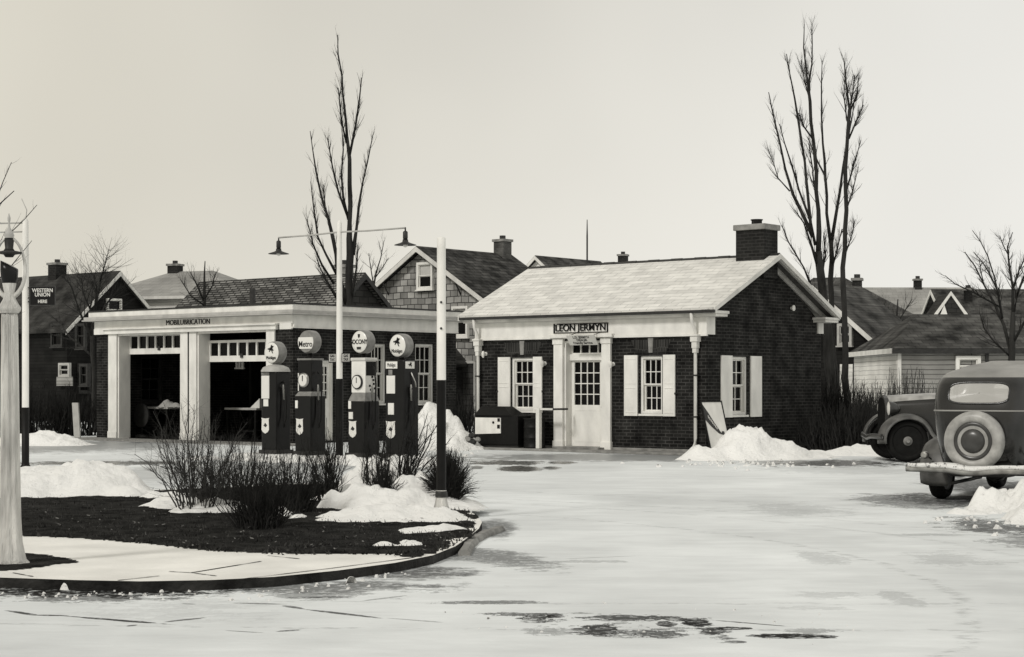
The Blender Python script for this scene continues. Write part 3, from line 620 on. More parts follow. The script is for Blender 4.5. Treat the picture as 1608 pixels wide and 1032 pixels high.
# raking trim of the gables
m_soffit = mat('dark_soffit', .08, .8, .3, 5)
def rake(q, x0, x1, dz0, dz1, y_e, z_e, yr, zr):
    q.hexa([(x0, y_e, z_e + dz0), (x1, y_e, z_e + dz0), (x1, yr, zr + dz0), (x0, yr, zr + dz0), (x0, y_e, z_e + dz1), (x1, y_e, z_e + dz1), (x1, yr, zr + dz1), (x0, yr, zr + dz1)])
for (ye) in (ev, SD - ev):
    q = MB(); rake(q, SO - .03, SO + .03, -.075, .03, ye, SE + .02, hy, ZR); q.build('rake_board', m_trim, st)
    q = MB(); rake(q, SO - .09, SO - .031, -.10, -.02, ye, SE + .02, hy, ZR); q.build('rake_moulding', m_pale, st)
    q = MB(); rake(q, .05, SO - .092, -.035, -.012, ye, SE + .02, hy, ZR); q.build('soffit', m_soffit, st)
    q = MB(); rake(q, .004, .045, -.17, -.04, ye + (.26 if ye < 0 else -.26), SE + .26 * slope + .02, hy, ZR); q.build('gable_frieze', m_pale, st)
    q = MB(); rake(q, -SW - SO - .03, -SW - SO + .03, -.10, .03, ye, SE + .02, hy, ZR); q.build('rake_board', m_trim, st)
# chimney
cx = (fu(S0, 1153, hy - .3) + fu(S0, 1213, hy)) / 2; ch = MB(); cw, cd = .37, .30; ct = 5.18
ch.box(cx - cw, cx + cw, hy - cd, hy + cd, ZR - .5, ct - .16)
chm = ch.build('chimney', m_chimbrick, st)
MB().box(cx - cw - .05, cx + cw + .05, hy - cd - .05, hy + cd + .05, ct - .16, ct - .03).build('chimney_cap', m_stone, chm, .015)
MB().lathe([(.12, ct - .03), (.12, ct + .07), (.14, ct + .08), (.14, ct + .10)], (cx, hy, 0), n=14).build('chimney_pot', m_chimbrick, chm)
MB().box(cx - cw - .03, cx + cw + .03, hy - cd - .25, hy - cd - .004, ZR - .32, ZR - .245).build('flashing', m_iron, chm)
# downspouts
def spout(px, head=True):
    a = A(px); q = MB(); y = -.10
    q.tube([(a, -.26, zf1 + .09), (a, -.24, 2.88), (a + (.0), y, 2.66), (a, y, .35), (a, y - .01, .22), (a + .02, y - .12, .12)], .038, 10)
    o = q.build('downspout', m_trim, st)
    if head:
        h = MB(); h.box(a - .09, a + .09, y - .08, y + .09, 2.44, 2.56); h.box(a - .065, a + .065, y - .06, y + .07, 2.30, 2.44); h.box(a - .11, a + .11, y - .1, y + .09, 2.56, 2.60); h.box(a - .05, a + .05, y - .05, y + .06, 2.2, 2.3)
        h.build('leader_head', m_trim, o, .008)
    for z in (.8, 1.7): MB().box(a - .06, a + .06, y - .045, y + .1, z, z + .03).build('bracket', m_iron, o)
spout(755); spout(1096)
# small wall fittings
for (px, py) in ((763, 556), (963, 572), (856, 571)):
    a = A(px); z = ZF(px, py); q = MB(); q.lathe([(.05, -.003), (.05, -.02), (.02, -.03), (.02, -.08)], (a, 0, z), 'y', 10); q.lathe([(.012, -.10), (.04, -.06), (.045, 0), (.03, .05), (.01, .06)], (a, -.10, z + .01), 'z', 10)
    q.build('wall_lamp', m_trim, st)
yv = fv(S0, 1242); zl = zz(S0, 0, yv, 484); q = MB(); q.lathe([(.03, .003), (.03, .03), (.06, .05), (.07, .08), (.06, .085)], (0, yv, zl), 'x', 12); q.build('gable_lamp', m_white, st)
# lettering of the office front
ax = (A(880) + A(948)) / 2; zt = ZF(914, 515)
text(st, 'sign_lettering', 'LEON JERMYN', .215, m_black, T((ax, -.06, zt)), .012, 1.06, .001)
q = MB(); x0, x1 = ax - .78, ax + .78
q.box(x0, x1, -.062, -.0405, zt - .115, zt - .097); q.box(x0 + .1, x1, -.062, -.0405, zt + .085, zt + .105); q.box(x0, x0 + .035, -.062, -.0405, zt - .095, zt + .105); q.box(x1 - .03, x1, -.062, -.0405, zt - .095, zt + .085)
q.build('lettering_frame', m_black, st)
zb_ = ZF(918, 532)
Ms = T((A(914, -.25), -.25, ZF(914, 534, -.25))) @ Matrix.Rotation(R(33), 4, 'X')
sb = MB(Ms).box(-.40, .40, -.008, .008, -.135, .135).build('hanging_sign', m_trim, st, .004)
for i, (s_, z_) in enumerate((('L.D. JERMYN', .075), ('DEALER', .0), ('Friendly Service', -.075))):
    text(sb, 'sign_lettering', s_, .085, m_black, Ms @ T((0, -.009, z_)), .002, 1.0, .0015)
for e in (-.34, .34): MB().tube([Ms @ Vector((e, 0, .12)), (Ms @ Vector((e, 0, .12))) + Vector((0, .26, .06))], .008, 5).build('sign_bracket', m_iron, st)
MB().box(-SW - .2, .6, -.85, -.034, 0, .05).build('kerb_walk', m_stone, st, .01)
# white rail post by the door
pa, pb = A(846, -.55), -.55
rp = thing('handrail', 'white square post and rail beside the office door', 'handrail', (S0[0] + U.x * pa + V.x * pb, S0[1] + U.y * pa + V.y * pb, .05), -TH)
MB().box(-.05, .05, -.05, .05, 0, .92).build('post', m_white, rp, .006)
MB().box(-.05, .42, -.02, .03, .88, .925).build('rail', m_trim, rp)
MB().box(.42, .46, -.02, .50, .88, .925).build('rail_bracket', m_iron, rp)
# oil cabinet against the wall
ca, cb = A(792, -.34), -.36
oc = thing('oil_cabinet', 'black oil cabinet with one white front panel against the office wall by the left window', 'cabinet', (S0[0] + U.x * ca + V.x * cb, S0[1] + U.y * ca + V.y * cb, .05), -TH)
q = MB(); q.box(-.68, .62, -.24, .26, .06, .74); q.hexa([(-.70, -.27, .74), (.45, -.27, .74), (.45, .28, .74), (-.70, .28, .74), (-.66, -.05, .95), (.05, -.05, .95), (.05, .28, .95), (-.66, .28, .95)])
q.build('cabinet_body', m_black, oc, .012)
q = MB(); q.hexa([(-.66, -.262, .30), (.12, -.262, .33), (.12, -.244, .33), (-.66, -.244, .30), (-.66, -.262, .69), (.12, -.262, .69), (.12, -.244, .69), (-.66, -.244, .69)])
pn = q.build('front_panel', m_white, oc)
q = MB(); q.lathe([(.03, -.262), (.03, -.275), (.012, -.28)], (-.10, 0, .58), 'y', 10)
q.box(.03, .10, -.27, -.263, .60, .68); q.box(.02, .10, -.27, -.263, .44, .53); q.build('panel_marks', m_black, pn)
MB().box(-.66, .6, -.2, .24, 0, .058).build('feet', m_iron, oc)
# drum beside it
q = thing('oil_drum', 'plain black oil drum standing right of the oil cabinet', 'drum', (S0[0] + U.x * (ca + .92) + V.x * cb, S0[1] + U.y * (ca + .92) + V.y * cb, .05), -TH)
MB().lathe([(.25, 0), (.26, .01), (.26, .03), (.25, .04), (.25, .22), (.262, .235), (.25, .25), (.25, .46), (.262, .475), (.25, .49), (.25, .66), (.26, .67), (.26, .69), (.24, .69), (.24, .67)], n=24).build('drum_body', m_black, q)
MB().lathe([(.03, .67), (.03, .69)], (.1, 0, 0), n=10).build('bung', m_iron, q)
# leaning sandwich board at the corner
sbd = thing('sandwich_board', 'white board in a black frame with a dark pennant, leaning on the office corner', 'sign board', (S0[0] + U.x * .36 - V.x * .36, S0[1] + U.y * .36 - V.y * .36, 0), -TH - .13)
# local: x away from the side wall, y along it
Mb = Matrix(((0, -1, 0, 0), (1, 0, 0, 0), (0, 0, 1, 0), (0, 0, 0, 1)))       # a -> +y, b -> -x
Ml = Mb @ Matrix.Rotation(R(-15), 4, 'X')
MB(Ml).box(.03, .67, -.012, .0, .08, 1.17).build('board', m_white, sbd)
q = MB(Ml); q.box(0, .03, -.022, .012, 0, 1.2); q.box(.67, .70, -.022, .012, 0, 1.2); q.box(.03, .67, -.022, .012, 1.17, 1.2); q.box(.03, .67, -.022, .012, .05, .08); q.build('frame', m_black, sbd)
q = MB(Ml); q.prism([(.035, -.020, 1.12), (.035, -.020, .78), (.20, -.020, .62), (.40, -.020, .47), (.50, -.020, .45), (.44, -.020, .52), (.30, -.020, .72), (.16, -.020, .95)], (0, .007, 0))
q.lathe([(.045, -.020), (.045, -.013)], (.53, 0, .48), 'y', 12)
pn = q.build('pennant', m_iron, sbd)
q = MB(Ml)
for k in range(7):
    t_ = k / 7; x = .13 + .24 * t_; z = .86 - .30 * t_; q.prism([(x, -.023, z), (x + .02, -.023, z + .03 - .02 * t_), (x + .03, -.023, z - .03), (x + .005, -.023, z - .06 + .02 * t_)], (0, .002, 0))
q.build('pennant_marks', m_trim, pn)
# ================================================================ GARAGE
G0 = (-5.59, 45.0); GW, GD, GZ = 8.05, 6.3, 3.59
gg = thing('service_garage', 'low flat roofed brick service garage with two open bays and lettered white fascia', 'building', (G0[0], G0[1], 0), -TH)
def GA(px, b=0): return fu(G0, px, b)
def GZ_(px, py, b=0): return zz(G0, GA(px, b), b, py)
o1 = (GA(185), GA(285), 0, GZ_(240, 518)); o2 = (GA(310), GA(420), 0, GZ_(365, 514))
zt1 = 2.93
mb = MB(); wall(mb, -GW, 0, 0, 3.3, 0, .36, [(o1[0], o1[1], 0, zt1), (o2[0], o2[1], 0, zt1)])
mb.box(-GW, 0, GD - .3, GD, 0, 3.3)
mb.M = SR
wA = (fv(G0, 583), fv(G0, 606)); wB = (fv(G0, 652), fv(G0, 681)); dD = (fv(G0, 498), fv(G0, 524))
zA = (zz(G0, 0, wA[0], 634), zz(G0, 0, wA[0], 540)); zB = (zz(G0, 0, wB[0], 634), zz(G0, 0, wB[0], 540)); zD = (.05, zz(G0, 0, dD[0], 566))
wall(mb, .36, GD - .3, 0, 3.3, 0, .3, [(wA[0], wA[1], *zA), (wB[0], wB[1], *zB), (dD[0], dD[1], *zD)])
ML = T((-GW, 0, 0)) @ SR
mb.M = ML; wl = (1.35, 2.15, 1.0, 2.35); wall(mb, .36, GD - .3, 0, 3.3, -.3, 0, [wl]); mb.M = SM
mb.build('wall', m_brick, gg)
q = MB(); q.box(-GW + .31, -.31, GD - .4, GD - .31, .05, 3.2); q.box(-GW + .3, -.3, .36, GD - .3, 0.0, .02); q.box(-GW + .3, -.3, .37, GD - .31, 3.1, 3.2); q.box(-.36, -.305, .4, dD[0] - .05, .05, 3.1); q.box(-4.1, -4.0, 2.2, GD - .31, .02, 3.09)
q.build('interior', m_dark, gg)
sash(gg, ML @ T((0, -.3, 0)), *wl, b=.1, cols=2, rows=2, m=m_iron)
sash(gg, SR, wA[0], wA[1], *zA, b=.1, cols=3, rows=2, m=m_trim); sash(gg, SR, wB[0], wB[1], *zB, b=.1, cols=3, rows=2, m=m_trim)
# side door
q = MB(SR); a0, a1 = dD; t = .05; z1 = zD[1]
q.box(a0, a0 + t, .04, .2, .05, z1); q.box(a1 - t, a1, .04, .2, .05, z1); q.box(a0 + t, a1 - t, .04, .2, z1 - t, z1)
q.build('door_frame', m_white, gg)
q = MB(SR); x0, x1 = a0 + t, a1 - t; b0, b1 = .10, .14; gz0, gz1 = 1.15, z1 - .16
q.box(x0, x0 + .09, b0, b1, .06, z1 - t); q.box(x1 - .09, x1, b0, b1, .06, z1 - t); q.box(x0 + .09, x1 - .09, b0, b1, .06, gz0); q.box(x0 + .09, x1 - .09, b0, b1, gz1, z1 - t)
for k in (1, 2): x = x0 + .09 + (x1 - x0 - .18) * k / 3; q.box(x - .01, x + .01, b0, b1, gz0, gz1)
for k in (1, 2, 3): z = gz0 + (gz1 - gz0) * k / 4; q.box(x0 + .09, x1 - .09, b0 + .005, b1 - .005, z - .01, z + .01)
dr = q.build('side_door', m_white, gg); MB(SR).box(x0 + .09, x1 - .09, b1 + .001, b1 + .008, gz0, gz1).build('pane', m_glass, dr)
# bay surround: pilasters, jambs, lintel
q = MB(); pl = [(GA(172), o1[0]), (o1[1], GA(297)), (GA(299), o2[0]), (o2[1], GA(433))]
for (x0, x1) in pl: q.box(x0, x1, -.05, -.003, .05, zt1); q.box(x0 - .01, x1 + .01, -.07, -.0035, .0, .2)
q.box(pl[0][0] - .12, pl[3][1] + .12, -.12, -.003, zt1 + .002, zt1 + .12); q.box(pl[0][0] - .16, pl[3][1] + .16, -.18, -.0025, zt1 + .122, zt1 + .155)
for (x0, x1, z0, z1) in (o1, o2):
    q.box(x0 - .0, x0 + .05, -.0, .40, .0, zt1 - .0); q.box(x1 - .05, x1, -.0, .40, .0, zt1); q.box(x0 + .05, x1 - .05, 0, .10, zt1 - .05, zt1)
q.build('bay_surround', m_white, gg, .004)
q = MB(); q.box(pl[1][1] + .0, pl[2][0], -.055, -.004, .05, zt1); q.build('down_pipe', m_iron, gg)
# overhead doors, half open
for i, (o_, pyt, pyb, pxm, n_) in enumerate(((o1, 524, 556, 240, 7), (o2, 534, 568, 370, 7))):
    x0, x1 = o_[0] + .055, o_[1] - .055; b = .36
    zt, zb = GZ_(pxm, pyt, b), GZ_(pxm, pyb, b); q = MB(); zl = zb + .16
    q.box(x0, x1, b, b + .045, zb, zl); q.box(x0, x1, b, b + .045, zt - .07, zt)
    for k in range(n_ + 1): x = x0 + .02 + (x1 - x0 - .04) * k / n_; w2 = .03; q.box(max(x0, x - w2), min(x1, x + w2), b + .002, b + .043, zl, zt - .07)
    d = q.build('overhead_door', m_white, gg); MB().box(x0 + .02, x1 - .02, b + .046, b + .052, zl - .02, zt - .05).build('pane', m_glass, d)
    c = (x0 + x1) / 2; MB().box(c - .05, c + .05, b - .03, b - .002, zl - .06, zl + .05).build('door_handle', m_iron, d)
    h = MB()
    for k in range(3):     # folded sections lying under the ceiling
        h.box(x0, x1, b + .35 + k * .75, b + 1.05 + k * .75, 3.02, 3.06)
    h.build('folded_section', m_trim, d)
# lintel and coping
q = MB(); q.box(-GW - .04, .04, -.05, -.002, 3.0 + .09, 3.30); q.box(.0025, .05, -.002, GD + .04, 2.99, 3.30); q.box(.0, .06, -.06, GD + .04, 2.96, 2.989); q.box(-GW - .05, pl[0][0] - .2, -.06, -.002, 2.93, 3.089); q.box(pl[3][1] + .2, .0, -.06, -.002, 2.93, 3.089)
q.build('fascia', m_white, gg, .003)
q = MB(); q.box(-GW - .30, .30, -.30, GD + .30, 3.302, 3.335); q.box(-GW - .26, .26, -.26, GD + .26, 3.336, 3.42); q.build('ledge_moulding', m_pale, gg, .01)
q = MB(); q.box(-GW - .16, .16, -.16, GD + .16, 3.421, 3.56); q.build('parapet', m_white, gg, .004)
MB().box(-GW - .18, .18, -.18, GD + .18, 3.561, 3.60).build('coping', m_iron, gg)
zt = GZ_(298, 504, -.1)
text(gg, 'fascia_lettering', 'MOBILUBRICATION', .20, m_black, T(((GA(259) + GA(337)) / 2, -.055, 3.195)), .012, 1.03, -.001)
MB().box(-GW - .1, 1.2, -1.4, -.2, 0, .03).build('apron', m_stone, gg)
# things inside the bays
def inside(x, y): return (G0[0] + U.x * x + V.x * y, G0[1] + U.y * x + V.y * y, .02)
def bench(x, y, lab, w_=1.2, grp=None):
    t = thing('workbench', lab, 'workbench', inside(x, y), -TH, grp)
    MB().box(-w_ / 2, w_ / 2, -.3, .3, .80, .86).build('bench_top', m_pale, t, .01)
    for sx_ in (-1, 1):
        for sy_ in (-1, 1): MB().box(sx_ * (w_ / 2 - .08) - .035, sx_ * (w_ / 2 - .08) + .035, sy_ * .24 - .035, sy_ * .24 + .035, 0, .78).build('leg', m_dark, t)
    MB().box(-w_ / 2 + .1, w_ / 2 - .1, -.25, .25, .2, .24).build('lower_shelf', m_dark, t)
    return t
bench(GA(255, 1.6), 1.6, 'workbench with a pale top and rags inside the left garage bay', 1.2)
bench(GA(390, 1.7), 1.7, 'workbench with a pale top and tilted box inside the right garage bay', 1.3)
o = mound('heap of pale rags on the workbench in the left garage bay', [(0, 0, .20, .14, .17), (.16, .0, .14, .12, .12)], 0, .03, seed=31, rough=.25, cut=.02, m=m_pale, name='rag_heap')
p = inside(GA(268, 1.55), 1.55); o.location = (p[0], p[1], .88); o['category'] = 'rags'
p = inside(GA(404, 1.6), 1.6)
q = MB(); q.prism([(-.18, -.1, 0), (.2, -.1, 0), (.2, -.1, .26)], (0, .2, 0)); o = q.build('wedge_box', m_trim); o.location = (p[0], p[1], .88); o.rotation_euler = (0, 0, -TH); tag(o, 'pale wedge shaped box on the workbench in the right garage bay', 'box')
p = inside(GA(222, .9), .9)
t = thing('tyre_sign', 'round dark plate on a short stand inside the left garage bay', 'stand sign', p, -TH)
MB().lathe([(.34, -.02), (.36, 0), (.34, .02)], (0, 0, .62), 'y', 24).build('plate', m_iron, t); MB().tube([(0, .03, .1), (0, .03, .62)], .02).build('stand_pole', m_iron, t); MB().lathe([(.18, 0), (.18, .05), (.03, .1)], n=14).build('stand_base', m_iron, t)
p = inside(GA(376, 1.2), 1.2)
t = thing('hanging_lamp', 'pale tube work lamp hanging inside the right garage bay', 'lamp', (p[0], p[1], 1.98), -TH)
q = MB()
for k in (-.14, -.02, .1): q.box(k, k + .07, -.02, .02, 0, .42)
q.build('tube', m_trim, t); MB().box(-.17, .2, -.03, .03, -.04, 0).build('lamp_bar', m_trim, t); MB().tube([(0, 0, .42), (0, 0, 1.08)], .008, 5).build('cord', m_iron, t)
p = inside(-GW - .75, -.1)
o = MB().box(-.14, .14, -.02, .02, 0, 1.0).build('pale_plank', m_pale); o.location = (p[0], p[1], 0); o.rotation_euler = (R(4), 0, -TH); tag(o, 'pale upright plank standing in the dark left of the garage', 'plank')
# ================================================================ PUMP ISLAND
P4 = Vector((-2.12, 33.9))
isl = MB()
isl.box(-4.4, .7, -.45, .45, 0, .10); o = isl.build('pump_island', m_dirtysnow, None, .03); o.location = (P4.x, P4.y, 0); o.rotation_euler = (0, 0, -TH); o['kind'] = 'structure'
def pegasus(M, s_, m, parent):
    # small winged-horse mark, seen from the side
    pts = [(-.95, .10), (-.75, .30), (-.50, .22), (-.42, .34), (-.10, .42), (.10, .95), (.42, .75), (.75, .70), (.50, .40), (.42, .18), (.62, .05), (.78, -.25), (.62, -.20), (.48, -.08), (.42, -.40), (.62, -.72), (.42, -.70), (.22, -.38), (.10, -.12), (-.18, -.16), (-.40, -.45), (-.55, -.40), (-.38, -.10), (-.55, .05), (-.78, .02)]
    return MB(M).prism([(x * s_, -.006, z * s_) for x, z in pts], (0, .005, 0)).build('winged_horse_mark', m, parent)
def globe(par, z, rr, kind):
    q = MB(); q.lathe([(rr * .93, -.115), (rr, -.095), (rr * 1.03, -.05), (rr * 1.03, .05), (rr, .095), (rr * .93, .115)], (0, 0, z), 'y', 32)
    o = q.build('globe', m_grey, par)
    if kind == 'cut':
        f = MB(); a = .62
        pts = [(math.cos(t_) * rr * .97, -.118, z + math.sin(t_) * rr * .97) for t_ in [R(x) for x in list(range(-40, 30, 10)) + [25]]] + [(math.cos(t_) * rr * .97, -.118, z + math.sin(t_) * rr * .97) for t_ in [R(x) for x in [155] + list(range(160, 225, 10))]]
        f.prism(pts, (0, -.012, 0)); fc = f.build('globe_face', m_milk, o)
        text(fc, 'globe_lettering', 'Metro', .165, m_black, T((0, -.133, z - .05)), .003, .95, .001)
        return o
    fc = MB().lathe([(rr * .93, -.116), (rr * .90, -.124), (rr * .5, -.130), (.002, -.132)], (0, 0, z), 'y', 32).build('globe_face', m_milk, o)
    if kind == 'horse':
        pegasus(T((-.0, -.133, z + .06)), .105, m_black, fc)
        text(fc, 'globe_lettering', 'Mobilgas', .095, m_black, T((0, -.134, z - .105)), .003, .86, .0)
    if kind == 'socony':
        text(fc, 'globe_lettering', 'SOCONY', .125, m_black, T((0, -.134, z - .005)), .003, .86, .002)
        MB().prism([(-.03, -.136, z + .15), (.03, -.136, z + .15), (.025, -.136, z + .10), (0, -.136, z + .07), (-.02, -.136, z + .09)], (0, .004, 0)).build('globe_crest', m_black, fc)
        MB().prism([(-.06, -.136, z - .10), (.06, -.136, z - .10), (.05, -.136, z - .15), (-.05, -.136, z - .15)], (0, .004, 0)).build('globe_plate', m_iron, fc)
    return o
def shield(par, x, z, w_, h, y, marks=True):
    pts = [(-w_ / 2, .5), (-w_ / 2 + .02, .42), (-w_ / 2 + .01, -.25), (-w_ * .3, -.40), (0, -.5), (w_ * .3, -.40), (w_ / 2 - .01, -.25), (w_ / 2 - .02, .42), (w_ / 2, .5), (0, .46)]
    s_ = MB().prism([(x + a, y - .008, z + b * h) for a, b in pts], (0, .007, 0)).build('shield_badge', m_white, par)
    if marks:
        MB().prism([(x - .05, y - .0115, z + .00), (x + .0, y - .0115, z + .06), (x + .06, y - .0115, z + .01), (x + .02, y - .0115, z - .03)], (0, .003, 0)).build('badge_mark', m_iron, s_)
    return s_
def hose(par, x, z0, lo=.55):
    pts = [(x, -.02, z0), (x + .09, -.04, z0 - .05), (x + .14, -.05, z0 - .35), (x + .13, -.06, lo + .15), (x + .08, -.07, lo), (x + .03, -.05, lo + .2), (x + .03, -.03, lo + .6)]
    MB().tube(pts, .016, 7).build('hose', m_black, par)
    MB().tube([(x + .03, -.03, lo + .55), (x + .03, -.04, lo + .78), (x + .07, -.08, lo + .86)], [.018, .025, .012], 7).build('nozzle', m_chrome, par)
GP = 'gasoline pumps in a row on the island'
def pump(s_, name, label): return thing(name, label, 'gasoline pump', (P4.x + U.x * s_, P4.y + U.y * s_, .10), -TH, GP)
PL = [fu((P4.x, P4.y), px) for px in (433, 487, 571)]
# heights given from the island's top
def H(px, py): Y = P4.y + U.y * fu((P4.x, P4.y), px); return EYE - (py - HY) / F * Y - .10
# pump 1: short globe on a white neck and a domed roof
t = pump(PL[0], 'gas_pump', 'shortest pump, leftmost, with domed top, white front strip and winged horse globe'); X = lambda y_: H(433, y_)
MB().box(-.21, .23, -.2, .2, .0, X(584)).build('cabinet', m_blackgloss, t, .02)
MB().lathe([(.30, X(584)), (.30, X(582)), (.26, X(577)), (.16, X(574)), (.06, X(572)), (.05, X(570))], n=20).build('domed_top', m_pale, t)
globe(t, X(554), .225, 'horse')
MB().box(-.20, .03, -.212, -.2, X(626), X(590)).build('gauge_panel', m_lens, t); MB().box(-.14, -.0, -.211, -.2, X(638), X(627)).build('price_card', m_white, t); MB().box(-.20, .03, -.215, -.2, X(589), X(585)).build('panel_hood', m_grey, t)
shield(t, -.09, (X(655) + X(682)) / 2, .24, .32, -.2); hose(t, .24, X(600)); MB().box(-.25, .27, -.24, .24, 0, .08).build('pump_base', m_iron, t)
# pump 2: clock faced with cut globe
t = pump(PL[1], 'gas_pump', 'black pump with a round white dial and a cut globe reading Metro'); X = lambda y_: H(487, y_)
MB().box(-.22, .23, -.21, .21, 0, X(622)).build('cabinet', m_blackgloss, t, .02)
MB().hexa([(-.22, -.21, X(622)), (.23, -.21, X(622)), (.23, .21, X(622)), (-.22, .21, X(622)), (-.18, -.14, X(615)), (.19, -.14, X(615)), (.19, .16, X(615)), (-.18, .16, X(615))]).build('shoulder', m_grey, t)
MB().box(-.19, .19, -.15, .17, X(615), X(566)).build('upper_cabinet', m_blackgloss, t, .015); MB().box(-.20, .20, -.17, .19, X(566), X(563)).build('top_cap', m_grey, t, .004)
MB().lathe([(.05, X(563)), (.05, X(552))], n=12).build('globe_neck', m_black, t); globe(t, X(537), .225, 'cut')
d = MB().lathe([(.145, -.152), (.145, -.185), (.12, -.19)], (-.02, 0, X(597)), 'y', 24).build('dial_rim', m_chrome, t); MB().lathe([(.118, -.191), (.002, -.195)], (-.02, 0, X(597)), 'y', 24).build('dial', m_lens, d); MB().box(-.03, -.01, -.2, -.196, X(597) - .02, X(597) + .09).build('dial_hand', m_black, d)
MB().box(-.19, -.165, -.156, -.15, X(614), X(586)).build('edge_trim', m_white, t)
MB().box(-.2, -.13, -.222, -.21, X(641), X(629)).build('price_card', m_white, t); shield(t, -.08, X(670), .22, .33, -.21); hose(t, .24, X(585)); MB().box(-.26, .27, -.25, .25, 0, .08).build('pump_base', m_iron, t)
# pump 3: white upper half
t = pump(PL[2], 'gas_pump', 'pump with a white upper half, round dial and a globe reading SOCONY'); X = lambda y_: H(571, y_)
MB().box(-.22, .23, -.21, .21, 0, X(630)).build('cabinet', m_blackgloss, t, .02)
MB().hexa([(-.22, -.21, X(630)), (.23, -.21, X(630)), (.23, .21, X(630)), (-.22, .21, X(630)), (-.17, -.14, X(617)), (.19, -.14, X(617)), (.19, .16, X(617)), (-.17, .16, X(617))]).build('shoulder', m_grey, t)
MB().box(-.19, .19, -.15, .17, X(617), X(567)).build('upper_cabinet', m_white, t, .015); MB().box(-.20, .20, -.17, .19, X(567), X(562)).build('top_cap', m_trim, t, .015)
MB().box(.191, .196, -.13, .15, X(590), X(568)).build('side_plate', m_black, t)
MB().lathe([(.05, X(562)), (.05, X(552))], n=12).build('globe_neck', m_black, t); globe(t, X(537), .225, 'socony')
d = MB().lathe([(.14, -.152), (.14, -.185), (.12, -.19)], (-.01, 0, X(600)), 'y', 24).build('dial_rim', m_iron, t); MB().lathe([(.118, -.191), (.002, -.195)], (-.01, 0, X(600)), 'y', 24).build('dial', m_lens, d); MB().box(-.015, .0, -.2, -.196, X(600) - .02, X(600) + .09).build('dial_hand', m_black, d)
for k, (a, b_) in enumerate(((-.05, 606), (.05, 597), (.02, 592), (.09, 610), (-.02, 612), (.06, 603))): MB(SR).box(a, a + .05, -.196, -.1905, X(b_) - .02, X(b_) + .02).build('price_figure', m_black, t)
MB().box(-.2, -.13, -.222, -.21, X(642), X(630)).build('price_card', m_white, t); MB().box(-.19, -.08, -.222, -.21, X(658), X(647)).build('price_card', m_white, t)
shield(t, -.09, X(674), .22, .33, -.21); hose(t, .24, X(575)); MB().box(-.26, .27, -.25, .25, 0, .08).build('pump_base', m_iron, t)
# pump 4: slab pump with header boxes
t = pump(0, 'gas_pump', 'rightmost pump, plain black, with lettered header plates and a winged horse globe'); X = lambda y_: H(631, y_)
MB().box(-.23, .25, -.21, .21, 0, X(566)).build('cabinet', m_blackgloss, t, .02)
MB().lathe([(.10, X(566)), (.06, X(563)), (.05, X(560))], n=12).build('globe_neck', m_black, t); globe(t, X(543), .225, 'horse')
hp = MB().box(-.21, .09, -.222, -.21, X(579), X(568)).build('header_plate', m_white, t); text(hp, 'plate_lettering', 'Mobilgas', .10, m_black, T((-.06, -.224, X(573.5))), .002, .62, .0)
hp = MB(SR).box(-.16, .08, -.262, -.25, X(579), X(568)).build('header_plate', m_white, t); pegasus(SR @ T((-.04, -.262, X(573.5))), .06, m_black, hp)
MB().box(-.19, .03, -.222, -.21, X(618), X(590)).build('gauge_panel', m_lens, t); MB().box(-.14, -.04, -.222, -.21, X(589), X(581)).build('panel_hood', m_grey, t)
MB().box(-.15, -.0, -.222, -.21, X(651), X(633)).build('price_card', m_white, t); shield(t, -.09, X(675), .26, .34, -.21)
MB(SR).tube([(-.02, -.27, X(585)), (.06, -.30, X(600)), (.06, -.31, X(608))], [.012, .014, .02], 6).build('nozzle', m_chrome, t); hose(t, .25, X(608)); MB().box(-.27, .29, -.25, .25, 0, .08).build('pump_base', m_iron, t)
# light pole over the pumps
PX = fu((P4.x, P4.y), 533, .1); lp = (P4.x + U.x * PX + V.x * .1, P4.y + U.y * PX + V.y * .1)
t = thing('light_pole', 'tall pole over the pumps, white above and black below, with two shaded arm lamps', 'light pole', (lp[0], lp[1], .1), -TH)
ZP = lambda y_: EYE - (y_ - HY) / F * lp[1] - .1
MB().lathe([(.075, 0), (.075, ZP(595))], n=16).build('black_pole', m_black, t); MB().lathe([(.062, ZP(594.9)), (.06, ZP(500)), (.048, ZP(350)), (.02, ZP(346))], n=16).build('white_pole', m_white, t)
za = ZP(366); MB().tube([(-1.76, 0, za), (-.8, 0, za + .0), (0, 0, za + .02), (.8, 0, za), (1.79, 0, za)], .018, 8).build('crossarm', m_pale, t)
for x in (-1.76, 1.79):
    o = MB().tube([(x, 0, za + .01), (x, 0, za - .06)], .015, 6).build('lamp_stem', m_iron, t)
    MB().lathe([(.03, za - .06), (.048, za - .08), (.05, za - .20), (.035, za - .22)], (x, 0, 0), n=12).build('socket', m_iron, o)
    MB().lathe([(.05, za - .22), (.06, za - .27), (.10, za - .29), (.21, za - .325), (.215, za - .335), (.20, za - .334), (.08, za - .30)], (x, 0, 0), n=28).build('lamp_shade', m_iron, o)
    MB().lathe([(.02, za - .30), (.05, za - .33), (.04, za - .36), (.01, za - .375)], (x, 0, 0), n=12).build('bulb', m_milk, o)
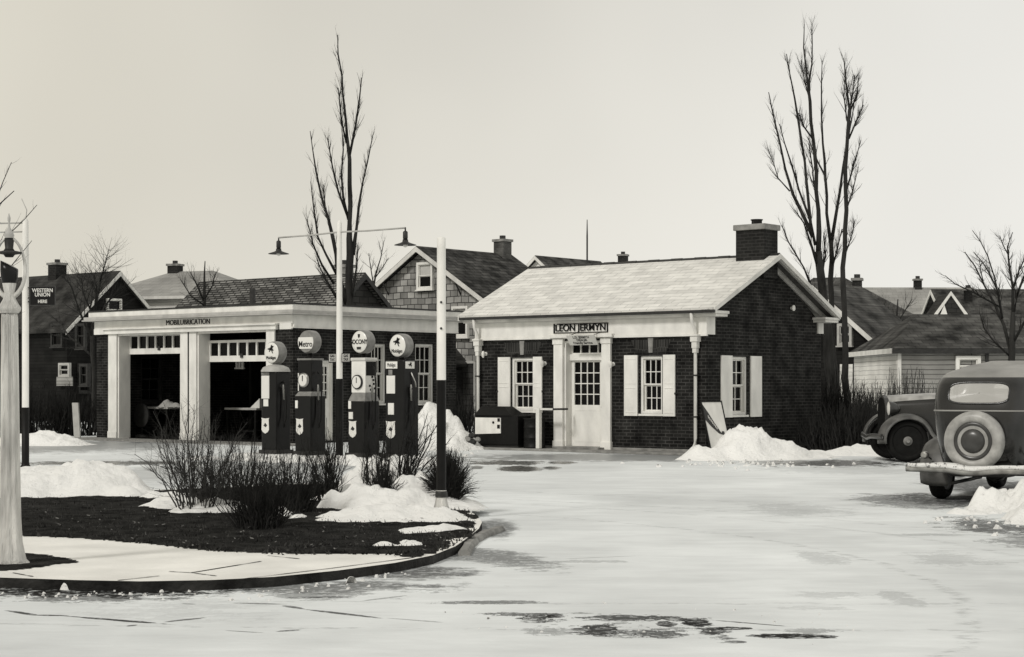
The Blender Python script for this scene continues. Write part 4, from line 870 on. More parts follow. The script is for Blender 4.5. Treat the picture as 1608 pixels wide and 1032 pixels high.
for s_, lab in ((-1, 'left'), (1, 'right')):
    x0, x1 = (-.28, -.09) if s_ < 0 else (.09, .30)
    o = MB().box(x0, x1, -.015, .015, ZP(568), ZP(556)).build('small_plate', m_pale, t)
    f_ = MB(); f_.box(x0 - .015, x1 + .015, -.012, .02, ZP(568) - .02, ZP(568) - .001); f_.box(x0 - .015, x1 + .015, -.012, .02, ZP(556) + .001, ZP(556) + .02); f_.box(x0 - .015, x0 - .001, -.012, .02, ZP(568), ZP(556)); f_.box(x1 + .001, x1 + .015, -.012, .02, ZP(568), ZP(556)); f_.build('plate_frame', m_black, o)
    text(o, 'plate_lettering', 'GAS\nTAX', .075, m_black, T(((x0 + x1) / 2, -.017, ZP(562))), .002, .9, .002)
# ================================================================ POLES AND LAMP POST
pw = gp(693, 806, ZI); 
t = thing('banded_pole', 'thick pole, white above and black below, on a flared base beside the round shrub', 'pole', (pw.x, pw.y, ZI), 0)
ZQ = lambda y_: EYE - (y_ - HY) / F * pw.y - ZI
MB().lathe([(.085, 0), (.10, .02), (.075, ZQ(792)), (.058, ZQ(780)), (.058, ZQ(770))], n=16).build('flared_base', m_conc, t)
MB().lathe([(.066, ZQ(781)), (.07, ZQ(778)), (.066, ZQ(773)), (.06, ZQ(771))], n=16).build('collar', m_iron, t)
MB().lathe([(.053, ZQ(775)), (.052, ZQ(597))], n=18).build('black_pole', m_black, t)
wp = MB().lathe([(.052, ZQ(596.9)), (.049, ZQ(390)), (.048, ZQ(374)), (.02, ZQ(372))], n=18).build('white_pole', m_white, t)
for y_ in (475, 516): MB().lathe([(.012, -.045), (.014, -.058), (.008, -.064)], (.0, 0, ZQ(y_)), 'y', 8).build('bolt', m_iron, wp)
pw = gp(40, 745); ZQ = lambda y_: EYE - (y_ - HY) / F * pw.y
t = thing('sign_pole', 'slim white and black pole behind the lamp post, carrying two thin iron arms', 'pole', (pw.x, pw.y, 0), 0)
MB().lathe([(.10, 0), (.095, .12), (.07, .16), (.062, .2), (.062, ZQ(640))], n=16).build('black_pole', m_black, t); MB().lathe([(.058, ZQ(639.9)), (.055, ZQ(400)), (.05, ZQ(346)), (.01, ZQ(342))], n=16).build('white_pole', m_white, t)
q = MB(); S_ = pw.y / F
q.tube([(0, 0, ZQ(350)), (-44 * S_, 0, ZQ(351))], .014, 6); q.tube([(0, 0, ZQ(364)), (-44 * S_, 0, ZQ(365))], .012, 6); q.tube([(0, 0, ZQ(352)), (2 * S_, 0, ZQ(330)), (-6 * S_, 0, ZQ(312))], .008, 5)
q.build('sign_arm', m_pale, t)
for y_ in (452, 468, 474): MB().tube([(0, -.02, ZQ(y_)), (.12, -.02, ZQ(y_ + .5))], .012, 5).build('sign_bracket', m_iron, t)
so_ = thing('hanging_sign', 'small dark hanging sign reading WESTERN UNION HERE on the slim pole', 'sign', (pw.x + .095, pw.y - .02, ZQ(479)), R(-6))
sw_, sh_ = 39 * S_, 28 * S_
MB().box(0, sw_, -.012, .012, 0, sh_).build('sign_board', m_black, so_)
q = MB(); q.box(-.012, 0, -.016, .016, -.012, sh_ + .012); q.box(sw_, sw_ + .012, -.016, .016, -.012, sh_ + .012); q.box(0, sw_, -.016, .016, -.012, 0); q.box(0, sw_, -.016, .016, sh_, sh_ + .012); q.build('sign_frame', m_iron, so_)
for s_, z_, h_ in (('WESTERN', .80, .088), ('UNION', .56, .088), ('HERE', .18, .075)): text(so_, 'sign_lettering', s_, h_, m_trim, T((sw_ / 2, -.014, sh_ * z_)), .002, .92, .002)
pw = gp(17, 886, ZI)
t = thing('lamp_post', 'old tapering concrete lamp post with a harp shaped top at the left edge', 'lamp post', (pw.x, pw.y, ZI), 0)
t.rotation_euler = (0, R(-.3), 0)
K = pw.y / F; ZQ = lambda y_: (886 - y_) * K * (EYE - ZI) / (281 * K)
q = MB(); q.lathe([(.138, 0), (.142, .015), (.118, .04), (.104, .10), (.090, .18), (.080, .35), (.075, .7), (.071, 1.1), (.067, 1.5), (.062, ZQ(500)), (.058, ZQ(492))], n=96, flute=.07, nf=8)
# chipped edges
rnd = random.Random(4); q.v = [((x + rnd.uniform(-.0025, .0025)), y + rnd.uniform(-.0025, .0025), z) for x, y, z in q.v]
q.build('column', m_conc, t)
MB().lathe([(.070, ZQ(492)), (.088, ZQ(488)), (.09, ZQ(483)), (.075, ZQ(479)), (.05, ZQ(470)), (.04, ZQ(460)), (.055, ZQ(445)), (.04, ZQ(442))], n=20).build('capital', m_conc, t)
fr = MB(); cz, rz_ = ZQ(419), 47 * K; rx_ = 22.5 * K
for s_ in (-1, 1):
    pts = [(s_ * rx_ * math.sin(a) * (1 + .12 * math.sin(a)) , 0, cz + rz_ * math.cos(a) - .02 * math.sin(a)) for a in [R(8 + 166 * k / 20) for k in range(21)]]
    fr.tube(pts, [.011 + .012 * (k / 20) ** 2 for k in range(21)], 8)
hf = fr.build('harp_frame', m_conc, t)
MB().lathe([(.035, ZQ(374)), (.038, ZQ(378)), (.032, ZQ(390)), (.045, ZQ(394))], n=16).build('lamp_socket', m_iron, t)
MB().lathe([(.03, ZQ(374)), (.042, ZQ(370)), (.030, ZQ(364)), (.012, ZQ(358)), (.006, ZQ(350)), (.012, ZQ(346)), (.012, ZQ(342)), (.002, ZQ(335))], n=14).build('finial', m_pale, t)
MB().lathe([(.05, ZQ(394)), (.105, ZQ(396)), (.108, ZQ(398)), (.045, ZQ(400)), (.03, ZQ(404))], n=24).build('reflector', m_iron, t)
# dark bowl broken off at a slant
bw_ = MB(); n_ = 20; prof = [(.008, 457), (.035, 453), (.055, 445), (.066, 435), (.07, 425)]
vs = []; 
for (r_, y_) in prof: vs += [(r_ * math.cos(2 * math.pi * k / n_), r_ * math.sin(2 * math.pi * k / n_), ZQ(y_)) for k in range(n_)]
vs += [(.068 * math.cos(2 * math.pi * k / n_), .068 * math.sin(2 * math.pi * k / n_), ZQ(416) - .035 * math.cos(2 * math.pi * k / n_)) for k in range(n_)]
bw_.add(vs, [(i * n_ + k, i * n_ + (k + 1) % n_, (i + 1) * n_ + (k + 1) % n_, (i + 1) * n_ + k) for i in range(len(prof)) for k in range(n_)] + [tuple(range(n_)), tuple(range(len(prof) * n_, (len(prof) + 1) * n_))], True)
bw_.build('lamp_bowl', m_blackgloss, t)
# ================================================================ HOUSES BEHIND
def gable_house(label, O, rz, W, D, ze, zr, along, mw, mr, mt=None, ov=.3, th=.12, name='house', cat='house'):
    """local x in 0..W, y in 0..D; along = axis of the ridge"""
    t = thing(name, label, cat, (O[0], O[1], 0), rz); mt = mt or m_trim
    q = MB(); wt = .25
    q.box(0, W, 0, wt, 0, ze); q.box(0, W, D - wt, D, 0, ze); q.box(0, wt, wt, D - wt, 0, ze); q.box(W - wt, W, wt, D - wt, 0, ze); q.box(wt, W - wt, wt, D - wt, ze - .1, ze - .01)
    if along == 'y':
        for y0 in (0, D - wt): q.prism([(0, y0, ze), (W, y0, ze), (W / 2, y0, zr - .06)], (0, wt, 0))
    else:
        for x0 in (0, W - wt): q.prism([(x0, 0, ze), (x0, D, ze), (x0, D / 2, zr - .06)], (wt, 0, 0))
    q.build('wall', mw, t)
    Lr, Sp = (D, W) if along == 'y' else (W, D)
    sl = (zr - ze) / (Sp / 2); zo = ze - ov * sl
    def P_(l, s_, z): return (s_, l, z) if along == 'y' else (l, s_, z)
    for sgn in (0, 1):
        s0 = -ov if sgn == 0 else Sp + ov; sm = Sp / 2; q = MB()
        q.hexa([P_(-ov, s0, zo), P_(Lr + ov, s0, zo), P_(Lr + ov, sm, zr), P_(-ov, sm, zr), P_(-ov, s0, zo + th), P_(Lr + ov, s0, zo + th), P_(Lr + ov, sm, zr + th), P_(-ov, sm, zr + th)])
        q.build('roof', mr, t)
    for l0 in (-ov - .04, Lr + ov + .001):
        for s0 in (-ov, Sp + ov):
            sm = Sp / 2; q = MB()
            q.hexa([P_(l0, s0, zo - .10), P_(l0 + .04, s0, zo - .10), P_(l0 + .04, sm, zr - .10), P_(l0, sm, zr - .10), P_(l0, s0, zo + .08), P_(l0 + .04, s0, zo + .08), P_(l0 + .04, sm, zr + .08), P_(l0, sm, zr + .08)])
            q.build('rake_board', mt, t)
    return t
def chimney(par, x, y, z0, z1, w_=.35, d=.3, m=None):
    c = MB().box(x - w_, x + w_, y - d, y + d, z0, z1 - .1).build('chimney', m or m_chimbrick, par)
    MB().box(x - w_ - .05, x + w_ + .05, y - d - .05, y + d + .05, z1 - .1, z1).build('chimney_cap', m_stone, c)
    MB().lathe([(.12, z1), (.12, z1 + .15)], (x, y, 0), n=10).build('chimney_pot', m_iron, c); return c
def frame_of(O, rz):
    u = Vector((math.cos(rz), math.sin(rz))); v_ = Vector((-math.sin(rz), math.cos(rz)))
    def a_of(px, b=0): k = (px - 804) / F; return (k * (O[1] + v_.y * b) - (O[0] + v_.x * b)) / (u.x - k * u.y)
    def z_of(a, b, py): return EYE - (py - HY) / F * (O[1] + u.y * a + v_.y * b)
    return a_of, z_of
# shingled house with the gable window
Yp = 66.0; Xp = (663 - 804) / F * Yp; hw = 3.45
O = (Xp - U.x * hw, Yp - U.y * hw); zr = EYE + (605 - 392) / F * Yp; 
h = gable_house('shingled house with a white trimmed front gable, attic window and brick chimney behind the garage', O, -TH, 2 * hw, 4.9, zr - .62 * hw, zr, 'y', m_wallshing, m_shing_y, ov=.32)
a_, z_ = frame_of(O, -TH)
def hw_win(h, a_, z_, p0, p1, t, b_, blind=.45, m=m_white, M=SM, b=0, **k):
    a0, a1 = a_(p0), a_(p1); am = (a0 + a1) / 2
    w_ = sash(h, T((0, -.11, 0)), a0, a1, z_(am, 0, b_), z_(am, 0, t), b=.05, cols=1, rows=1, fr=.09, m=m, blind=blind, sillw=.03, **k); return w_
hw_win(h, a_, z_, 657, 682, 412, 455, .5, cols=1) if False else hw_win(h, a_, z_, 657, 682, 412, 455, .5)
hw_win(h, a_, z_, 712, 737, 481, 530, .3)
chimney(h, hw + .12, 4.55, zr - 1.2, EYE + (605 - 378) / F * 70, .25, .25, m_greybrick)
q = MB(); q.box(a_(718), a_(745), -.06, -.01, 0, z_(a_(730), 0, 572)); dr = q.build('door', m_clapb, h)
q = MB(); q.box(a_(716) - .05, a_(716), -.09, -.01, 0, z_(a_(730), 0, 568)); q.box(a_(746), a_(746) + .07, -.09, -.01, 0, z_(a_(730), 0, 568)); q.box(a_(716), a_(746), -.09, -.01, z_(a_(730), 0, 571), z_(a_(730), 0, 567)); q.build('door_frame', m_pale, h)
q = MB(); x0 = a_(706); zt = z_(x0, 0, 535); q.hexa([(x0 - 1.8, -1.5, zt - .05), (x0, -1.5, zt - .05), (x0 + .95, -1.5, zt - .95), (x0 + .85, -1.5, zt - 1.05), (x0 - 1.8, -.02, zt + .03), (x0, -.02, zt + .03), (x0 + .97, -.02, zt - .87), (x0 + .87, -.02, zt - .97)]); q.build('porch_roof', m_shing_dark, h)
q = MB(); q.box(x0 - 1.8, x0 + .7, -1.4, -.03, 0, zt - 1.1); q.build('porch', m_clapd, h)
for (dx, dz, k) in ((1.9, -1.62, 1), (-1.75, -1.5, 1)): MB().prism([(hw + dx, -.3, zr + dz + .25), (hw + dx + .05, -.3, zr + dz + .25), (hw + dx + .05, -.02, zr + dz - .15), (hw + dx, -.02, zr + dz - .15)], (0, 0, .06)).build('eave_bracket', m_iron, h)
# low wing at its left
q = MB(); zw = EYE + (605 - 449) / F * 67; q.hexa([(-3.4, -.6, zw - 1.25), (1.3, -.6, zw - 1.25), (1.3, 1.4, zw), (-2.2, 1.4, zw), (-3.4, -.6, zw - 1.15), (1.3, -.6, zw - 1.15), (1.3, 1.4, zw + .1), (-2.2, 1.4, zw + .1)]); q.build('wing_roof', m_shing_grey, h); MB().box(-2.9, -.02, -.3, 3.0, 0, zw - 1.26).build('wing_wall', m_clapb, h)
# long shingled roof directly behind the garage
Yp = 57.0; Xp = (565 - 804) / F * Yp; zr = EYE + (605 - 434) / F * Yp; L = 7.6; hd = 2.4
O = (Xp - U.x * L - V.x * hd, Yp - U.y * L - V.y * hd)
h = gable_house('long low house with weathered grey shingle roof and dark right gable behind the garage', O, -TH, L, 2 * hd, zr - .85 * hd, zr, 'x', m_clapb, m_shing_grey, mt=m_iron, ov=.25)
chimney(h, L - .9, hd + .2, zr - .6, zr + .42, .22, .2, m_stone)
MB().lathe([(.1, zr - 1.0), (.1, zr - .35)], (L - 3.4, .85, 0), n=10).build('vent_pipe', m_iron, h)
# pale hip roofed house, left of it
def hip_house(label, O, rz, W, D, ze, zr, rin, mw, mr, ov=.35, name='house', mt=None):
    t = thing(name, label, 'house', (O[0], O[1], 0), rz)
    q = MB(); q.box(0, W, 0, .25, 0, ze); q.box(0, W, D - .25, D, 0, ze); q.box(0, .25, .25, D - .25, 0, ze); q.box(W - .25, W, .25, D - .25, 0, ze); q.box(.25, W - .25, .25, D - .25, ze - .1, ze - .02); q.build('wall', mw, t)
    q = MB(); a, b = -ov, ov; r0, r1 = rin if isinstance(rin, tuple) else (rin, rin)
    vs = [(a, a, ze), (W + ov, a, ze), (W + ov, D + ov, ze), (a, D + ov, ze), (r0, D / 2, zr), (W - r1, D / 2, zr)]
    q.add(vs, [(0, 1, 5, 4), (1, 2, 5), (2, 3, 4, 5), (3, 0, 4), (0, 3, 2, 1)]); q.build('roof', mr, t)
    MB().box(-ov - .02, W + ov + .02, -ov - .02, D + ov + .02, ze - .14, ze - .006).build('eave_board', mt or m_trim, t)
    return t
O = (-18.75, 79.5); a_, z_ = frame_of(O, -.35)
h = hip_house('pale house with a grey hipped roof and a pair of upper windows behind the garage', O, -.35, 6.6, 6.0, 5.45, 6.75, (2.2, 2.3), m_clapw, m_shing_pale)
chimney(h, 2.3, 3.0, 6.3, 7.1, .26, .26)
for x in (.95, 1.5): sash(h, T((0, -.1, 0)), x, x + .46, 4.35, 5.15, b=.0, cols=1, rows=1, fr=.06, sillw=0)
# dark house at the far left
Yp = 74.0; Xp = (183 - 804) / F * Yp; zr = EYE + (605 - 430) / F * Yp; L = 11.5; hd = 2.5
O = (Xp - U.x * L - V.x * hd, Yp - U.y * L - V.y * hd)
h = gable_house('large dark house with pale edged gable and brick chimney left of the garage', O, -TH, L, 2 * hd, zr - .92 * hd, zr, 'x', m_clapd, m_shing_dark, ov=.25)
a_, z_ = frame_of(O, -TH)
chimney(h, a_(90, hd), hd, zr - .4, z_(a_(90, hd), hd, 413), .28, .28)
for (p0, p1, t_, b_, bl) in ((83, 101, 508, 545, 0), (122, 137, 508, 548, 0)): hw_win(h, a_, z_, p0, p1, t_, b_, bl, m=m_iron)
hw_win(h, a_, z_, 95, 112, 570, 592, 0, m=m_pale); hw_win(h, a_, z_, 128, 141, 572, 606, 0, m=m_iron)
q = MB(); q.box(a_(95), a_(120), -.20, -.165, z_(a_(105), 0, 606), z_(a_(105), 0, 592)); q.build('pale_siding', m_clap, h)
ML2 = T((L, 0, 0)) @ SR
sash(h, ML2 @ T((0, -.11, 0)), hd - .55, hd + .2, zr - 2.0, zr - 1.05, b=.05, cols=1, rows=1, fr=.07)
sash(h, ML2 @ T((0, -.11, 0)), .5, 1.1, 1.2, 2.4, b=.05, cols=1, rows=1, fr=.07, m=m_iron)
# far roof peeping over the office ridge
Yp = 92.; Xp = (845 - 804) / F * Yp; zr = EYE + (605 - 405) / F * Yp; hw = 2.0; O = (Xp - U.x * hw, Yp - U.y * hw)
h = gable_house('distant house whose small pale gable and brown roof peep over the office ridge', O, -TH, 2 * hw, 5.2, zr - .8 * hw, zr, 'y', m_clapw, m_shing_mid, ov=.25)
q = MB(); q.prism([(hw - .5, -.06, zr - .85), (hw + .5, -.06, zr - .85), (hw, -.06, zr - .45)], (0, .05, 0)); q.build('gable_vent', m_black, h)
chimney(h, hw + .8, 1.5, zr - 1.1, zr - .35, .25, .25)
q = MB(); 
am = dp(922, 412, 88); o = thing('aerial_mast', 'thin bare mast standing up behind the office ridge', 'mast', (am.x, am.y, 0)); MB().tube([(0, 0, 0), (0, 0, dp(922, 372, 88).z), (0, 0, dp(921, 345, 88).z)], [.05, .045, .02], 6).build('mast_tube', m_iron, o); MB().tube([(-.12, 0, 7.7), (.15, 0, 7.7)], .02, 5).build('crosspiece', m_iron, o)
h = hip_house('distant dark house showing only its round topped chimney above the office roof', (3.6, 96), -.3, 5.0, 5.0, 5.0, 7.2, (2.2, 2.2), m_clapb, m_shing_mid)
cx_ = 2.6; o = chimney(h, 1.9, 2.5, 6.2, EYE + (605 - 400) / F * 98, .24, .24)
# right: dark house behind the tall trees
O = (10.0, 67.0); a_, z_ = frame_of(O, -.30)
h = hip_house('brown roofed house with chimney and a row of windows behind the tall trees', O, -.30, 4.9, 6.5, 4.05, 5.75, (1.0, 2.7), m_clapb, m_shing_mid, mt=m_iron)  # dark eave board: shade under the roof edge put into its colour
chimney(h, a_(1346, 2.6), 2.6, 5.0, z_(a_(1346, 2.6), 2.6, 437), .17, .2)
for p0 in (1360, 1373, 1386, 1398): hw_win(h, a_, z_, p0, p0 + 11, 513, 536, 0, m=m_trim)
O = (8.3, 59.5); a_, z_ = frame_of(O, -TH); 
h = gable_house('dark side house with a white sloping eave board right of the tall trees', O, -TH, 4.4, 3.2, 2.9, 4.7, 'y', m_clapd, m_shing_mid, m_trim, ov=.2)
hw_win(h, a_, z_, 1317, 1340, 508, 543, 0, m=m_pale); MB().box(a_(1320), a_(1340), -.05, -.01, .2, z_(a_(1330), 0, 572)).build('pale_siding', m_clapw, h)
# far pale roof
O = (17.6, 93.0); a_, z_ = frame_of(O, 0)
h = gable_house('distant house with a broad pale roof and small brick chimney right of the trees', O, 0, 7.2, 6, 4.6, 6.7, 'x', m_clapw, m_shing_pale, ov=.3)
chimney(h, a_(1441, 3), 3, 6.3, z_(a_(1441, 3), 3, 438), .19, .19)
O = (20.0, 80.0); a_, z_ = frame_of(O, 0)
h = gable_house('house with a dark roof and small white trimmed gable behind the low outbuilding', O, 0, 6.2, 6, 4.2, 5.9, 'x', m_clapb, m_shing_mid, ov=.3)
pk = a_(1493, -.6); zk = z_(pk, -.6, 461)
q = MB(); q.prism([(pk - .75, -.6, zk - 1.15), (pk + .75, -.6, zk - 1.15), (pk, -.6, zk)], (0, 2.4, 0)); dm_ = q.build('dormer', m_clapb, h)
q = MB()
for s_ in (-1, 1): q.prism([(pk, -.66, zk + .1), (pk, -.66, zk - .08), (pk + s_ * .85, -.66, zk - 1.3), (pk + s_ * .95, -.66, zk - 1.2)], (0, .05, 0))
q.prism([(pk - .55, -.64, zk - 1.15), (pk - .1, -.64, zk - 1.15), (pk - .3, -.64, zk - .5)], (0, .03, 0)); q.build('gable_trim', m_white, dm_)
chimney(h, a_(1520, 2), 2., 5.2, z_(a_(1520, 2), 2, 453), .16, .16)
h = hip_house('house with a low hipped roof behind the spreading tree at the right edge', (21.8, 84), 0, 6.5, 6, 4.2, 6.0, (1.6, 2), m_clapb, m_shing_mid)
# low outbuilding with clapboard wall
O = ((1411 - 804) / F * 48, 48.0); a_, z_ = frame_of(O, 0)
h = hip_house('low clapboard outbuilding with brown hipped roof behind the two cars', O, 0, 7.5, 6.0, 2.5, 3.55, (1.1, 2.2), m_clap, m_shing_mid, .18, name='outbuilding', mt=m_iron); h['category'] = 'outbuilding'  # eave shadow put into the dark colour of the eave board
MB().box(-.03, .07, -.03, -.002, 0, 2.36).build('corner_board', m_white, h)
sash(h, T((0, -.06, 0)), a_(1500), a_(1539), z_(0, 0, 592), z_(0, 0, 559), b=.03, cols=1, rows=1, fr=.09, sillw=.02)
MB().box(a_(1547), a_(1552), -.05, -.005, 0, 2.36).build('drain_pipe', m_iron, h)
MB().box(-.05, -.02, .0, 6.0, 0, 2.36).build('side_wall', m_clapw, h); MB().box(-.24, -.19, -.1, 6.1, 2.36, 2.50).build('verge_board', m_white, h)  # side wall paler than the front: its lit tone put into the colour
# distant woods behind everything
wd = MB(); rnd = random.Random(9)
for k in range(420):
    x = rnd.uniform(-70, 80); y = 135 + rnd.uniform(-6, 6); hh = rnd.uniform(2.2, 3.4); wd.tube([(x, y, 0), (x + rnd.uniform(-.6, .6), y, hh)], [rnd.uniform(.8, 1.4), .5], 5)
tag(wd.build('distant_woods', m_shrub), 'dark line of distant woods low behind the houses', 'woods', kind='stuff')
# ================================================================ TREES
def twigs(mb, pts, rad, rnd, n, ln, depth=1, ang=(18, 45), curl=.35, start=.15, mn=0):
    """side shoots along a limb, sweeping up"""
    seg = [(pts[i], pts[i + 1], rad[i], rad[i + 1]) for i in range(len(pts) - 1)]
    L = sum((b - a).length for a, b, _, _ in seg)
    for k in range(n):
        s_ = rnd.uniform(start, 1.0) * L; acc = 0
        for a, b, r0, r1 in seg:
            l = (b - a).length
            if acc + l >= s_ or (a, b, r0, r1) == seg[-1]:
                t = min(1, (s_ - acc) / max(l, 1e-6)); p = a.lerp(b, t); r = r0 + (r1 - r0) * t; d = (b - a).normalized(); break
            acc += l
        az = rnd.uniform(0, 6.283); side = Vector((math.cos(az), math.sin(az), 0)); side = (side - d * side.dot(d)).normalized()
        th = R(rnd.uniform(*ang)); v_ = (d * math.cos(th) + side * math.sin(th)).normalized()
        l = ln * rnd.uniform(.35, 1.1) * (1 - .45 * s_ / L); q = [p]; n_ = 4
        for i in range(n_):
            v_ = (v_ + Vector((rnd.uniform(-.13, .13), rnd.uniform(-.13, .13), curl / n_))).normalized(); q.append(q[-1] + v_ * l / n_)
        rr = min(r * .5, max(.0045 + .006 * l, mn)); R_ = [rr * (1 - .75 * i / n_) for i in range(n_ + 1)]
        mb.tube(q, R_, 4, caps=False)
        if depth > 0: twigs(mb, q, R_, rnd, rnd.randint(3, 5), ln * .5, depth - 1, ang, curl, .2, mn * .8)
def tree(label, Y, limbs, seed, n=10, ln=1.1, group=None, cat='tree', trunk_n=1, m=None, name='bare_tree', jit=1.0, depth=1, tw=1.0, ang=(18, 42)):
    rnd = random.Random(seed); m = m or m_bark
    base = dp(limbs[0][0][0], limbs[0][0][1], Y); base.z = 0
    t = thing(name, label, cat, base, 0, group)
    crown = MB()
    for i, L in enumerate(limbs):
        dy = 0 if i < trunk_n else rnd.uniform(-1.3, 1.3) * jit; P = []; Rr = []; n_ = len(L)
        fine = []
        for k, (x, y, r_) in enumerate(L):
            d = Y + (dy * (k / (n_ - 1)) if i >= trunk_n else 0); p = dp(x, y, d); P.append(p - base); Rr.append(max(r_ * .80, .38) * tw * Y / F)
        # subdivide with slight crookedness
        Q = [P[0]]; RR = [Rr[0]]
        for k in range(n_ - 1):
            l = (P[k + 1] - P[k]).length; mm = max(1, int(l / .45))
            for j in range(1, mm + 1):
                t_ = j / mm; q = P[k].lerp(P[k + 1], t_); a = .035 * min(1, l) * (0 if j == mm else 1)
                Q.append(q + Vector((rnd.uniform(-a, a), rnd.uniform(-a, a), 0))); RR.append((Rr[k] + (Rr[k + 1] - Rr[k]) * t_) * rnd.uniform(.92, 1.1))
        if i < trunk_n:
            Q[0].z = -.02
            mbt = MB(); mbt.tube(Q, RR, 10); mbt.build('trunk', m, t)
            if n: twigs(crown, Q, RR, rnd, n // 2, ln, depth, ang, start=.55)
        else:
            crown.tube(Q, RR, 7)
            twigs(crown, Q, RR, rnd, n, ln, depth, ang, mn=.010)
    crown.build('crown', m_bark if m is m_bark else m, t); return t
tree('tall bare poplar rising behind the garage between its roof and the shingled house', 53,
 [[(549, 685, 9), (549, 560, 8), (548, 470, 8), (550, 400, 7.5), (549, 350, 4.8), (549, 290, 4), (549, 250, 3.6), (545, 215, 3)],
  [(545, 218, 3), (541, 170, 2.5), (537, 120, 1.8), (531, 85, 1.2), (530, 55, .6)], [(549, 245, 2.6), (558, 200, 2.2), (564, 160, 1.6), (568, 122, .9)],
  [(544, 225, 2), (536, 190, 1.6), (533, 158, 1.2), (531, 138, .8)], [(547, 345, 2.6), (539, 310, 2.2), (536, 275, 1.8), (539, 235, 1.4), (537, 205, .9)],
  [(545, 338, 2.4), (531, 300, 2), (522, 262, 1.4), (514, 216, .8)], [(554, 400, 5), (560, 358, 3), (564, 320, 2.4), (570, 285, 1.8), (577, 255, 1.4), (585, 215, .8)],
  [(546, 480, 6), (530, 425, 4.2), (523, 375, 3.6), (516, 345, 2.8), (505, 310, 2.2), (496, 268, 1.6), (491, 235, 1.1), (487, 206, .7)],
  [(528, 430, 3), (512, 400, 2.4), (499, 372, 2), (493, 330, 1.4), (488, 285, .8)], [(524, 445, 2.6), (505, 415, 2), (492, 385, 1.4), (482, 345, .8)], [(520, 360, 2), (511, 330, 1.4), (508, 290, .8)],
  [(552, 470, 3), (560, 420, 1.8), (562, 385, .9)], [(530, 470, 3), (512, 440, 2), (500, 415, 1)]], 1, n=24, ln=.78, ang=(9, 28))
tree('small bare sapling between the poplar and the shingled gable', 60, [[(588, 690, 3), (588, 500, 3), (586, 455, 2.2), (591, 425, 1.6)], [(590, 430, 1.4), (598, 405, 1), (603, 378, .6)], [(587, 450, 1.4), (582, 420, 1), (579, 398, .6)], [(590, 435, 1.3), (601, 420, .9), (610, 405, .6)]], 2, n=7, ln=.8)
GT = 'tall poplars at the far corner of the office'
tree('tallest of three bare poplars right of the office chimney, fanning out to the left', 45.5,
 [[(1312, 700, 12), (1306, 600, 11), (1296, 500, 9), (1290, 440, 8), (1284, 395, 7)],
  [(1285, 400, 5.5), (1285, 330, 4.4), (1282, 270, 4), (1277, 220, 3.4), (1272, 160, 3), (1267, 120, 2), (1262, 75, 1.3), (1263, 38, .7)],
  [(1276, 372, 4), (1262, 340, 3.4), (1245, 305, 3), (1233, 265, 2.4), (1224, 222, 2), (1214, 180, 1.4), (1207, 145, .8)],
  [(1274, 366, 3.6), (1269, 310, 3), (1264, 255, 2.6), (1256, 205, 2.2), (1248, 155, 1.7), (1240, 115, 1.2), (1235, 85, .8)],
  [(1280, 385, 3), (1272, 345, 2.6), (1255, 300, 2), (1244, 262, 1.7), (1232, 225, 1.2), (1224, 195, .8)], [(1276, 218, 2), (1263, 200, 1.4), (1254, 178, .8)],
  [(1271, 152, 2), (1275, 100, 1.4), (1275, 40, .7)], [(1284, 420, 3), (1274, 385, 2.2), (1262, 350, 1.4), (1248, 330, .8)], [(1287, 330, 2), (1278, 290, 1.6), (1272, 240, 1.1), (1270, 225, .7)],
  [(1296, 500, 3), (1270, 440, 2), (1262, 420, 1.4), (1238, 380, 1.2), (1228, 355, .7)], [(1272, 158, 1.6), (1264, 130, 1.2), (1258, 95, .7)], [(1240, 300, 1.6), (1222, 280, 1.1), (1206, 235, .7)], [(1291, 430, 2.4), (1296, 400, 1.6), (1293, 370, .9)]], 3, n=24, ln=.7, group=GT, ang=(9, 28))
tree('forked middle trunk of the three bare poplars right of the office', 46.2,
 [[(1316, 700, 9), (1312, 600, 7.5), (1305, 500, 6), (1304, 440, 5), (1305, 378, 4.6)],
  [(1304, 380, 3.8), (1298, 335, 3.2), (1296, 280, 2.8), (1292, 225, 2), (1290, 180, 1.5), (1290, 130, 1.1), (1291, 95, .6)],
  [(1306, 378, 3.8), (1313, 335, 3), (1319, 300, 2.6), (1324, 260, 2.2), (1330, 225, 1.6), (1338, 185, 1.1), (1343, 150, .7)], [(1295, 275, 2), (1285, 256, 1.6), (1276, 235, 1.0), (1268, 215, .7)], [(1307, 420, 2), (1314, 395, 1.5), (1322, 360, .8)]], 4, n=22, ln=.68, group=GT, ang=(9, 28))
tree('slender rightmost trunk of the three bare poplars with a broom-like top', 44.6,
 [[(1330, 698, 7), (1328, 560, 6.5), (1324, 450, 5.2), (1327, 360, 4.6), (1328, 300, 4), (1330, 230, 3.6), (1334, 172, 3.2)],
  [(1334, 174, 2.4), (1329, 135, 1.7), (1325, 92, .8)], [(1334, 174, 2), (1340, 140, 1.4), (1342, 118, .7)], [(1333, 218, 2), (1345, 190, 1.5), (1356, 165, .8)], [(1334, 176, 2), (1346, 150, 1.4), (1348, 122, .7)],
  [(1329, 300, 2), (1340, 262, 1.4), (1352, 220, .8)], [(1329, 330, 1.8), (1339, 300, 1.3), (1348, 262, .7)], [(1327, 400, 1.8), (1336, 375, 1.2), (1343, 345, .7)], [(1330, 190, 1.5), (1325, 150, 1), (1327, 120, .6)]], 5, n=22, ln=.66, group=GT, ang=(9, 30))
